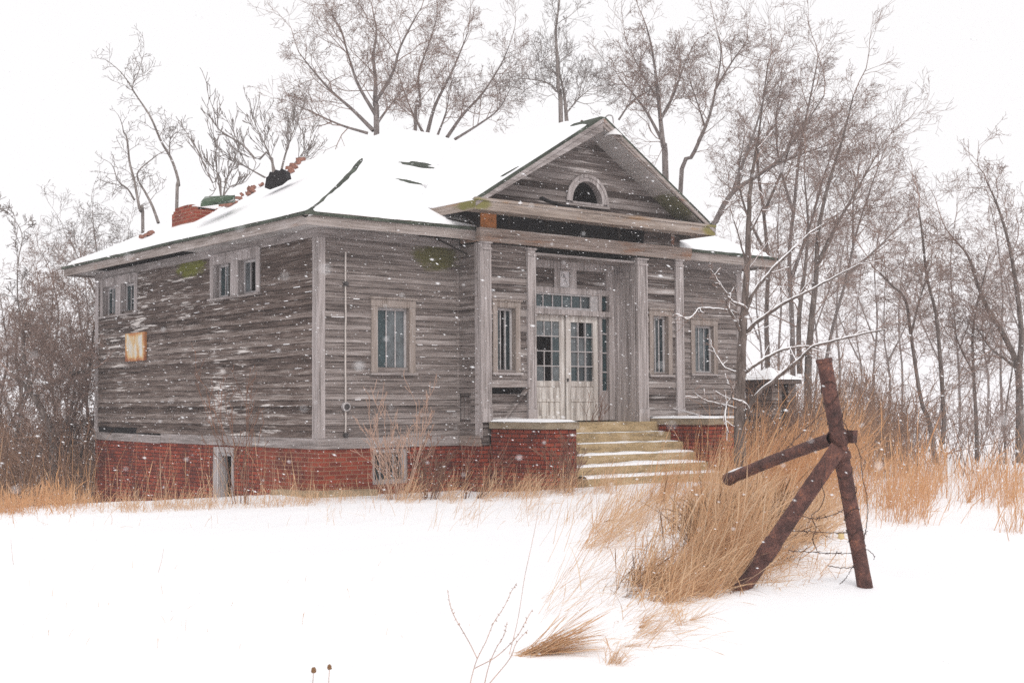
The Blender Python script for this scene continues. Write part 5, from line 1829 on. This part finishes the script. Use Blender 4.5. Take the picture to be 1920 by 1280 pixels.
for li, (pix, r0, r1, dd) in enumerate(limbs):
    k = len(pix)
    pts = [at(x, y, RT + dd * (i / (k - 1))) for i, (x, y) in enumerate(pix)]
    n = 4 * k
    sp = smooth_path(pts, n)
    sp = [q + np.array([rng.uniform(-1, 1) for _ in range(3)]) * 0.006 for q in sp]
    rad = [r0 + (r1 - r0) * i / (n - 1) for i in range(n)]
    trk.append(([tuple(q) for q in sp], rad))
    vp = [Vector(q) for q in sp]
    ln = sum((vp[i + 1] - vp[i]).length for i in range(n - 1))
    sprout(rng, vp, rad, min(1.3, ln * 0.5), 1, 3, out, spec, 16 if li == 0 else 11, 0.25 if li else 0.40)
    if li:
        a = rng.randrange(0, 3)
        sw = [(np.array(sp[i]) + [0, 0, rad[i] * 0.8 + 0.006], (rad[i] * 0.62 + 0.004) * (0.3 + 0.6 * min(1, 2 * math.sin(math.pi * i / (n - 1)))) * rng.uniform(0.75, 1.1)) for i in range(a, n)]
        snw.append(([tuple(s[0]) for s in sw], [s[1] for s in sw]))
keep(tubes('trunk', trk, 9, M['bark_dark']), yt)
V, Q = join_arrays([tubes_arrays(l, 4) for l in out.values()])
keep(np_mesh('crown', V, Q, M['twig']), yt)
for lev in (2,):
    for pts, rad in out[lev][::3]:
        snw.append(([tuple(np.array(p) + [0, 0, r * 0.8 + 0.003]) for p, r in zip(pts, rad)], [r * 0.6 + 0.003 for r in rad]))
keep(tubes('branch_snow', snw, 7, M['snow']), yt)['kind'] = 'stuff'


# ------------------------------------------------------------------ bushes and weeds
def bush(label, px, n, h, spread, seed, mat='twig_red', depth=None, lv=3, name='bare_bush', group='bare bushes along the house front', lean=0.0):
    rng = random.Random(seed)
    b = ground(*px) if depth is None else at(px[0], px[1], depth)
    root = thing(name, label, 'bush', (b[0], b[1], gz_at(b[0], b[1]) if depth is None else b[2]), group)
    out = {}
    sp = dict(BASE)
    sp.update(rmin=0.0043, n=(5, 4, 3), ang=(18, 45), up=0.10, ratio=0.45, wob=0.22)
    for k in range(n):
        a = rng.uniform(0, 6.28)
        d = Vector((math.cos(a) * spread + CR[0] * lean, math.sin(a) * spread + CR[1] * lean, 1)).normalized()
        grow(rng, Vector((b[0] + 0.12 * math.cos(a), b[1] + 0.12 * math.sin(a), root.location.z - 0.05)), d, h * rng.uniform(0.6, 1.1), 0.009, 1, lv, out, sp)
    V, Q = join_arrays([tubes_arrays(l, 4) for l in out.values()])
    keep(np_mesh('stems', V, Q, M[mat]), root)
    return root


bush('tall tan stemmed bush before the front basement window', (745, 936), 19, 1.5, 0.36, 51, 'weed', lv=3)
bush('smaller reddish bush right of the basement window', (800, 936), 16, 0.9, 0.45, 52, 'twig_red', lv=3)
bush('tangle of thin stems against the corner of the left brick pier', (1062, 921), 14, 0.95, 0.35, 53, 'twig_red', lv=3)
bush('leaning dry stems in front of the left brick pier', (880, 934), 10, 1.0, 0.5, 54, 'twig_red', lv=2, lean=0.5)
bush('climbing bare vine beside the basement opening of the left wall', (452, 945), 7, 1.9, 0.10, 55, 'twig_red', lv=3, name='bare_vine', group=None)
bush('dense reddish bush standing before the dark outhouse', (1452, 893), 16, 1.5, 0.5, 57, 'twig_red', lv=3, group=None)
bush('wispy stems rising before the right leaf of the doors', (1108, 800), 6, 0.75, 0.30, 56, 'twig_red', depth=24.6, lv=2, lean=0.3)


def weed(label, paths, depth, pods=True, group='dry weeds in the front snow', r=0.0028):
    b = at(*paths[0][0], depth)
    root = thing('dry_weed', label, 'weed', (b[0], b[1], gz_at(b[0], b[1])), group)
    lines, pm = [], MB()
    for pix in paths:
        pts = [at(x, y, depth + 0.05 * math.sin(i * 1.7)) for i, (x, y) in enumerate(pix)]
        sp = smooth_path(pts, 6 * len(pts))
        lines.append((sp, [r * (1 - 0.5 * i / len(sp)) for i in range(len(sp))]))
        if pods:
            for i in range(len(sp) // 3, len(sp), 2):
                for _ in range(2):
                    v = Vector([random.uniform(-1, 1) for _ in range(3)]).normalized()
                    q = Vector(sp[i])
                    s = random.uniform(0.008, 0.017)
                    w = v.cross(Vector((0.3, 0.5, 0.8))).normalized() * s * 0.3
                    pm.quad(q, q + v * s * 0.5 + w, q + v * s, q + v * s * 0.5 - w)
    keep(tubes('stem', lines, 5, M['weed']), root)
    if pods and pm.v:
        keep(pm.build('seed_pod', M['weed']), root)
    return root


weed('forked brown weed with seed pods at the bottom of the snow', [[(878, 1300), (886, 1262), (895, 1234), (911, 1202), (926, 1166), (944, 1139), (959, 1108), (969, 1093)], [(895, 1234), (879, 1202), (853, 1157), (844, 1133), (839, 1105)], [(890, 1252), (932, 1229), (968, 1194), (985, 1165), (998, 1142)]], 7.1)
weed('thin branching weed right of the forked brown one', [[(905, 1300), (915, 1253), (929, 1217), (945, 1190), (951, 1165)], [(918, 1280), (955, 1235), (968, 1205), (990, 1180)]], 7.15)
weed('long single grass stem bending upward in the middle of the snow', [[(955, 1226), (971, 1160), (984, 1080), (997, 1020), (1006, 975), (1012, 930)]], 7.7, pods=False, r=0.002)
weed('short twin weed stub poking from the snow at far left', [[(297, 1072), (303, 1050), (307, 1028)], [(25, 1058), (22, 1030), (20, 1008)]], 11.8, pods=False, r=0.002)
for lb, px in (('left one of two round brown seed heads poking from the snow', (588, 1256)), ('right, taller one of two round brown seed heads poking from the snow', (618, 1250))):
    c = at(px[0], px[1], 7.2)
    root = thing('seed_head', lb, 'seed head', (c[0], c[1], gz_at(c[0], c[1])), 'round brown seed heads in the snow')
    keep(tubes('stem', [([tuple(c - [0, 0, 0.14]), tuple(c - [0.005, 0, 0.07]), tuple(c)], [0.002] * 3)], 5, M['weed']), root)
    bm = bmesh.new()
    bmesh.ops.create_icosphere(bm, subdivisions=2, radius=0.013)
    for v in bm.verts:
        v.co *= random.uniform(0.75, 1.25)
        v.co.z *= 1.3
    me = bpy.data.meshes.new('head')
    bm.to_mesh(me)
    bm.free()
    h = link('head', me, M['straw_dark'])
    for v in h.data.vertices:
        v.co += Vector(c)
    keep(h, root)


# ------------------------------------------------------------------ grass
RS = np.random.RandomState(5)


def in_poly(x, y, poly):
    c = np.zeros(len(x), bool)
    n = len(poly)
    for i in range(n):
        (x0, y0), (x1, y1) = poly[i], poly[(i + 1) % n]
        k = ((y0 > y) != (y1 > y)) & (x < (x1 - x0) * (y - y0) / (y1 - y0 + 1e-9) + x0)
        c ^= k
    return c


def ground_many(px, py):
    d = CF[None] * FPX + CR[None] * (px - 960)[:, None] - CU[None] * (py - 640)[:, None]
    p = np.repeat(CAM[None], len(px), 0)
    k = None
    for _ in range(12):
        q = (H(p[:, 0], p[:, 1]) - CAM[2]) / d[:, 2]
        k = q if k is None else 0.5 * k + 0.5 * q
        p = CAM + d * k[:, None]
    return p


def blades(bases, L, lean, leandir, curl, width, K=6, plume=0.2):
    """Curved tapering ribbons; lean is the angle from upright, in radians."""
    n = len(bases)
    up = np.array([0, 0, 1.0])
    s = np.linspace(0, 1, K)
    ang = lean[:, None] + curl[:, None] * s[None] ** 1.5
    seg = L[:, None] / (K - 1)
    dx = np.sin(ang) * seg
    dz = np.cos(ang) * seg
    hx = np.concatenate([np.zeros((n, 1)), np.cumsum(dx[:, :-1], 1)], 1)
    hz = np.concatenate([np.zeros((n, 1)), np.cumsum(dz[:, :-1], 1)], 1)
    side = np.stack([-leandir[:, 1], leandir[:, 0], np.zeros(n)], 1)
    sway = RS.normal(0, 0.03, (n, 1)) * s[None] ** 2 * L[:, None]
    P = bases[:, None, :] + leandir[:, None, :] * hx[..., None] + up * hz[..., None] + side[:, None, :] * sway[..., None]
    gz_ = H(P[..., 0], P[..., 1])
    ok = (P[..., 2] < gz_ - 0.03).sum(1) < 2
    P, width, gz_ = P[ok], width[ok], gz_[ok]
    n = len(P)
    P[..., 2] = np.maximum(P[..., 2], gz_ + 0.004 - 0.05 * (s[None] < 0.05))
    th = RS.uniform(0, math.pi, n)
    wv = np.stack([np.cos(th), np.sin(th), RS.normal(0, 0.3, n)], 1)
    prof = np.interp(s, [0, 0.5, 0.85, 1], [0.9, 0.8, 0.45, 0.06])
    w = width[:, None] * prof[None]
    pl = RS.rand(n) < plume
    w[pl] = width[pl, None] * np.interp(s, [0, 0.55, 0.72, 0.88, 1], [0.7, 0.5, 1.9, 1.5, 0.2])[None]
    A = P - wv[:, None, :] * w[..., None] / 2
    B = P + wv[:, None, :] * w[..., None] / 2
    V = np.stack([A, B], 2).reshape(-1, 3)
    idx = np.arange(n * K * 2).reshape(n, K, 2)
    Q = np.stack([idx[:, :-1, 0], idx[:, :-1, 1], idx[:, 1:, 1], idx[:, 1:, 0]], -1).reshape(-1, 4)
    return V, Q


def wind_dir(n, spread):
    a = math.atan2(CR[1], CR[0]) + RS.normal(0, spread, n)
    return np.stack([np.cos(a), np.sin(a), np.zeros(n)], 1)


def patch(poly, n, Lr, lean, lsd, curl, w, spread=0.5, clump=0.0, plume=0.2, lfun=None, tuft=0):
    xs = np.array([p[0] for p in poly])
    ys = np.array([p[1] for p in poly])
    px, py = RS.uniform(xs.min(), xs.max(), n * 6), RS.uniform(ys.min(), ys.max(), n * 6)
    k = in_poly(px, py, poly)
    px, py = px[k][:n], py[k][:n]
    if clump:
        c = vnoise(px, py * 2.2, clump, 61) + 0.5 * vnoise(px, py * 2, clump * 3, 62) + RS.normal(0, 0.25, len(px))
        k = c > -0.05
        px, py = px[k], py[k]
    if tuft:
        nc = max(3, len(px) // tuft)
        ci = RS.randint(0, nc, len(px))
        sg_ = RS.gamma(2.0, 9.0, nc)[ci]
        cxs, cys = px[:nc][ci], py[:nc][ci]
        px = cxs + RS.normal(0, 1, len(px)) * sg_
        py = cys + RS.normal(0, 1, len(px)) * sg_ * 0.35
    b = ground_many(px, py)
    m = len(b)
    L = RS.uniform(Lr[0], Lr[1], m) * RS.uniform(0.75, 1.1, m)
    if lfun is not None:
        L = L * lfun(px, py)
    ln = np.radians(RS.normal(lean, lsd, m))
    cu = np.radians(RS.normal(curl, 32, m))
    wd_ = wind_dir(m, spread)
    if tuft:                                # each tuft has its own lean, twist and height
        ln = ln + np.radians(RS.normal(0, 13, nc))[ci]
        cu = cu + np.radians(RS.normal(0, 16, nc))[ci]
        L = L * RS.uniform(0.6, 1.25, nc)[ci]
        a_ = RS.normal(0, 0.4, nc)[ci]
        wd_ = np.stack([wd_[:, 0] * np.cos(a_) - wd_[:, 1] * np.sin(a_), wd_[:, 0] * np.sin(a_) + wd_[:, 1] * np.cos(a_), np.zeros(m)], 1)
    return blades(b, L, ln, wd_, cu, np.full(m, w) * RS.uniform(0.6, 1.3, m), plume=plume)


def stuff(name, label, cat, parts, mat):
    V, Q = join_arrays(parts)
    o = np_mesh(name, V, Q, M[mat])
    tag(o, label, cat, kind='stuff')
    return o


upper = [(1235, 985), (1330, 930), (1480, 925), (1560, 950), (1545, 1010), (1450, 1062), (1330, 1045), (1270, 1010)]
lower = [(1168, 1118), (1250, 1130), (1375, 1108), (1440, 1068), (1360, 1058), (1240, 1080), (1180, 1092)]
stuff('dry_grass', 'big wind bent clump of straw coloured grass by the rusty post', 'grass', [
    patch(upper, 1500, (0.4, 1.05), 46, 18, 40, 0.0075, 0.7, tuft=28),
    patch(upper, 700, (0.35, 0.85), 45, 28, 60, 0.0085, 3.0, tuft=14, plume=0.05),
    patch(upper, 950, (0.35, 0.8), 50, 26, 70, 0.0125, 1.3, tuft=30, plume=0.0),
    patch([(1190, 1090), (1420, 1080), (1430, 1055), (1230, 1055)], 650, (0.5, 0.95), 46, 15, 40, 0.0075, 0.6, tuft=35),
    patch([(1285, 1088), (1395, 1082), (1400, 1058), (1290, 1058)], 520, (0.85, 1.2), 24, 10, 30, 0.007, 0.45, tuft=20, plume=0.3),
    patch(lower, 1150, (0.3, 0.75), 58, 13, 18, 0.0062, 0.5, tuft=24),
    patch(lower, 350, (0.25, 0.6), 50, 25, 45, 0.008, 2.5, tuft=12, plume=0.05),
    patch(lower, 520, (0.22, 0.5), 52, 24, 45, 0.011, 1.0, tuft=22, plume=0.0),
    patch([(1150, 1215), (1260, 1195), (1310, 1150), (1170, 1140)], 420, (0.12, 0.45), 62, 16, 20, 0.0045, 0.6, tuft=28),
    patch([(1085, 1040), (1180, 1010), (1250, 960), (1210, 935), (1110, 990)], 900, (0.4, 1.0), 48, 12, 18, 0.0055, 0.35, tuft=22)], 'straw')
stuff('dead_stems', 'matted brown stems darkened as the shaded hollow of the big grass clump', 'grass', [
    patch(upper, 700, (0.25, 0.7), 50, 25, 45, 0.008, 1.2, tuft=50),
    patch(lower, 450, (0.2, 0.5), 58, 20, 20, 0.006, 0.8, tuft=30),
    patch([(1290, 1015), (1400, 990), (1450, 1000), (1440, 1035), (1310, 1040)], 1900, (0.4, 0.85), 42, 25, 55, 0.010, 1.5, tuft=60)], 'straw_dark')
back = [(1200, 935), (1330, 915), (1480, 900), (1560, 905), (1560, 950), (1450, 955), (1340, 940), (1250, 950)]
stuff('tall_grass', 'tall leaning grass between the steps and the young tree', 'grass', [
    patch(back, 1900, (0.7, 1.7), 33, 9, 14, 0.0075, 0.3, plume=0.3, tuft=40, lfun=lambda x, y: np.interp(x, [1200, 1300, 1450, 1560], [0.45, 0.75, 1.05, 1.1])),
    patch([(1330, 908), (1560, 890), (1560, 908), (1330, 922)], 900, (0.9, 1.75), 27, 8, 12, 0.0075, 0.3, plume=0.3, tuft=40)], 'straw_orange')
rightp = [(1545, 985), (1640, 975), (1720, 985), (1850, 1000), (1960, 1010), (1960, 895), (1545, 885)]
stuff('prairie_grass', 'band of orange prairie grass across the right side', 'grass', [
    patch(rightp, 3100, (0.35, 1.1), 16, 12, 14, 0.0075, 1.0, clump=0.013, plume=0.35, tuft=30, lfun=lambda x, y: np.interp(x, [1545, 1640, 1740, 1900], [1.15, 1.0, 0.75, 0.65])),
    patch([(1560, 945), (1700, 935), (1960, 940), (1960, 885), (1560, 882)], 1700, (0.6, 1.6), 13, 10, 10, 0.0085, 1.0, clump=0.02, plume=0.4, tuft=30, lfun=lambda x, y: np.interp(x, [1545, 1640, 1740, 1900], [1.25, 1.15, 0.8, 0.65]))], 'straw_orange')
leftp = [(-40, 962), (60, 962), (175, 950), (185, 932), (120, 925), (-40, 925)]
stuff('straw_grass', 'matted straw grass along the foot of the left thicket', 'grass', [
    patch(leftp, 3200, (0.12, 0.55), 30, 25, 40, 0.008, 2.5, tuft=40),
    patch([(-40, 950), (180, 940), (185, 922), (-40, 920)], 420, (0.6, 1.7), 8, 9, 8, 0.009, 2.5, plume=0.3)], 'straw_orange')
stuff('grass_tufts', 'sparse dry grass tufts along the brick base of the house', 'grass', [
    patch([(185, 964), (420, 955), (597, 948), (700, 942), (700, 931), (597, 935), (400, 943), (185, 950)], 2600, (0.08, 0.42), 28, 28, 40, 0.006, 2.5, clump=0.05),
    patch([(195, 960), (440, 950), (600, 944), (600, 935), (195, 948)], 110, (0.5, 1.3), 12, 12, 6, 0.006, 2.5),
    patch([(700, 944), (880, 944), (1085, 928), (1180, 925), (1160, 908), (1083, 913), (1000, 918), (880, 930), (700, 932)], 2200, (0.15, 0.7), 35, 22, 20, 0.006, 0.9, clump=0.05)], 'straw')
stuff('snow_stubble', 'thin grass stubble poking through the snow before the steps', 'grass', [
    patch([(800, 1000), (1080, 985), (1200, 935), (1160, 905), (1000, 915), (820, 935)], 800, (0.15, 0.6), 30, 22, 20, 0.005, 0.8, clump=0.035),
    patch([(560, 990), (800, 985), (820, 940), (600, 945)], 90, (0.1, 0.4), 20, 22, 20, 0.004, 1.5, clump=0.05),
    patch([(0, 1000), (540, 990), (560, 950), (0, 965)], 80, (0.05, 0.3), 20, 25, 20, 0.004, 2.0, clump=0.05),
    patch([(1000, 1180), (1160, 1140), (1180, 1040), (1090, 1050), (1000, 1130)], 150, (0.25, 0.75), 45, 14, 15, 0.0036, 0.4, plume=0.4),
    patch([(1440, 1110), (1600, 1080), (1570, 1040), (1450, 1070)], 190, (0.1, 0.4), 62, 20, 30, 0.0045, 1.2),
    patch([(30, 1060), (880, 1030), (900, 1200), (30, 1230)], 46, (0.03, 0.12), 25, 20, 20, 0.003, 2.0)], 'straw')
b0 = ground(996, 1226)
n = 260
tb = np.repeat(b0[None], n, 0) + np.stack([RS.normal(0, 0.05, n), RS.normal(0, 0.05, n), np.zeros(n)], 1)
tb[:, 2] = H(tb[:, 0], tb[:, 1])
stuff('grass_tuft', 'flattened straw tuft swept rightwards in the foreground snow', 'grass', [
    blades(tb, RS.uniform(0.25, 0.55, n), np.radians(RS.normal(70, 9, n)), wind_dir(n, 0.22), np.radians(RS.normal(10, 14, n)), np.full(n, 0.0055)),
    blades(np.repeat(ground(1150, 1245)[None], 70, 0) + RS.normal(0, 0.03, (70, 3)) * [1, 1, 0], RS.uniform(0.06, 0.22, 70), np.radians(RS.normal(45, 20, 70)), wind_dir(70, 1.0), np.radians(RS.normal(20, 20, 70)), np.full(70, 0.004))], 'straw')

# undergrowth far behind, left and right
def brush(name, label, x0, x1, d0, d1, n, h, seed, mat, y=800):
    rng = random.Random(seed)
    lines = []
    for k in range(n):
        p = at(rng.uniform(x0, x1), y, rng.uniform(d0, d1))
        z = gz_at(p[0], p[1])
        d = Vector((rng.gauss(0, 0.35), rng.gauss(0, 0.35), 1)).normalized()
        L = h * rng.uniform(0.4, 1.1)
        q = Vector((p[0], p[1], z - 0.05))
        pts = [q.copy()]
        for i in range(4):
            d = (d + vrand(rng) * 0.16).normalized()
            q = q + d * L / 4
            pts.append(q.copy())
            if i > 0:
                for _ in range(2):
                    e = (d + vrand(rng) * 0.55).normalized()
                    l2 = L * rng.uniform(0.12, 0.32)
                    m = q + e * l2 * 0.5
                    e = (e + vrand(rng) * 0.4).normalized()
                    lines.append(([tuple(q), tuple(m), tuple(m + e * l2 * 0.5)], [0.006, 0.005, 0.004]))
        lines.append(([tuple(v) for v in pts], [0.011, 0.010, 0.008, 0.006, 0.005]))
    V, Q = tubes_arrays(lines, 3)
    o = np_mesh(name, V, Q, M[mat])
    tag(o, label, 'brush', kind='stuff')


brush('undergrowth', 'leafless brush under the trees of the right wood', 1430, 1980, 27, 60, 560, 1.9, 71, 'twig')
brush('shrub_thicket', 'warm brown shrubs crowding behind the outhouse and fence post', 1420, 1720, 26, 40, 520, 2.3, 73, 'twig_warm')
brush('undergrowth', 'brown brush filling the left thicket', -60, 200, 28, 38, 700, 2.2, 72, 'twig_warm')

# ------------------------------------------------------------------ falling snow
rng = np.random.RandomState(99)
N = 80000
P_ = np.stack([rng.uniform(-16, 20, N), rng.uniform(-19, 14, N), rng.uniform(-0.2, 9.0, N)], 1)
dep = (P_ - CAM) @ CF
sx_ = 960 + FPX * ((P_ - CAM) @ CR) / np.maximum(dep, 0.1)
k = (dep > 4.0) & (sx_ > -300) & (sx_ < 2220) & ~((P_[:, 0] > -0.1) & (P_[:, 0] < W + 0.1) & (P_[:, 1] > -0.1) & (P_[:, 1] < D + 0.1) & (P_[:, 2] < 7.5))
P_ = P_[k]
n = len(P_)
ax = np.array([0.80, -0.55, -0.22])[None] + rng.normal(0, 0.16, (n, 3))
ax /= np.linalg.norm(ax, axis=1, keepdims=True)
s1 = np.cross(ax, [0.1, 0.2, 1.0])
s1 /= np.linalg.norm(s1, axis=1, keepdims=True)
s2 = np.cross(ax, s1)
a = rng.gamma(4, 0.0015, n)[:, None] + 0.002
b = a * rng.uniform(0.2, 0.36, (n, 1))
V = np.stack([P_ + ax * a, P_ - ax * a, P_ + s1 * b, P_ - s1 * b, P_ + s2 * b, P_ - s2 * b], 1).reshape(-1, 3)
T = np.array([(0, 2, 4), (0, 4, 3), (0, 3, 5), (0, 5, 2), (1, 4, 2), (1, 3, 4), (1, 5, 3), (1, 2, 5)])
F = (np.arange(n)[:, None, None] * 6 + T[None]).reshape(-1, 3)
bm = bmesh.new()
bmesh.ops.create_icosphere(bm, subdivisions=1, radius=1)
iv = np.array([v.co for v in bm.verts])
it = np.array([[v.index for v in f.verts] for f in bm.faces])
bm.free()
VV, FF, nb_ = [V], [F], len(V)
for _ in range(190):                        # nearer flakes, rounder and out of focus
    dq = 0.9 + 2.2 * rng.rand() ** 0.7
    c = at(rng.uniform(-60, 1980), rng.uniform(-40, 1240), dq)
    ra = rng.uniform(0.0007, 0.0017)
    w = iv * [ra * 2.4, ra * 1.5, ra * 0.9] * rng.uniform(0.85, 1.15, (len(iv), 1))
    VV.append(w + c)
    FF.append(it + nb_)
    nb_ += len(iv)
o = np_mesh('snowfall', np.concatenate(VV), np.concatenate(FF), M['snow'])
tag(o, 'wind driven snowflakes filling the air before the house', 'snowflakes', kind='stuff')

# ------------------------------------------------------------------ haze of the snowfall
hz = bpy.data.materials.new('snow_haze')
hz.use_nodes = True
t = hz.node_tree
t.nodes.remove(t.nodes['Principled BSDF'])
pv = t.nodes.new('ShaderNodeVolumePrincipled')
pv.inputs['Color'].default_value = (0.985, 0.965, 0.99, 1)
pv.inputs['Density'].default_value = 0.0014
pv.inputs['Anisotropy'].default_value = 0.0
t.links.new(pv.outputs[0], t.nodes['Material Output'].inputs['Volume'])
mb = MB().box((-340, -340, -4.0), (340, 340, 20.0))
o = mb.build('haze', hz)
tag(o, 'pale haze of blowing snow veiling the far trees', 'haze', kind='stuff')
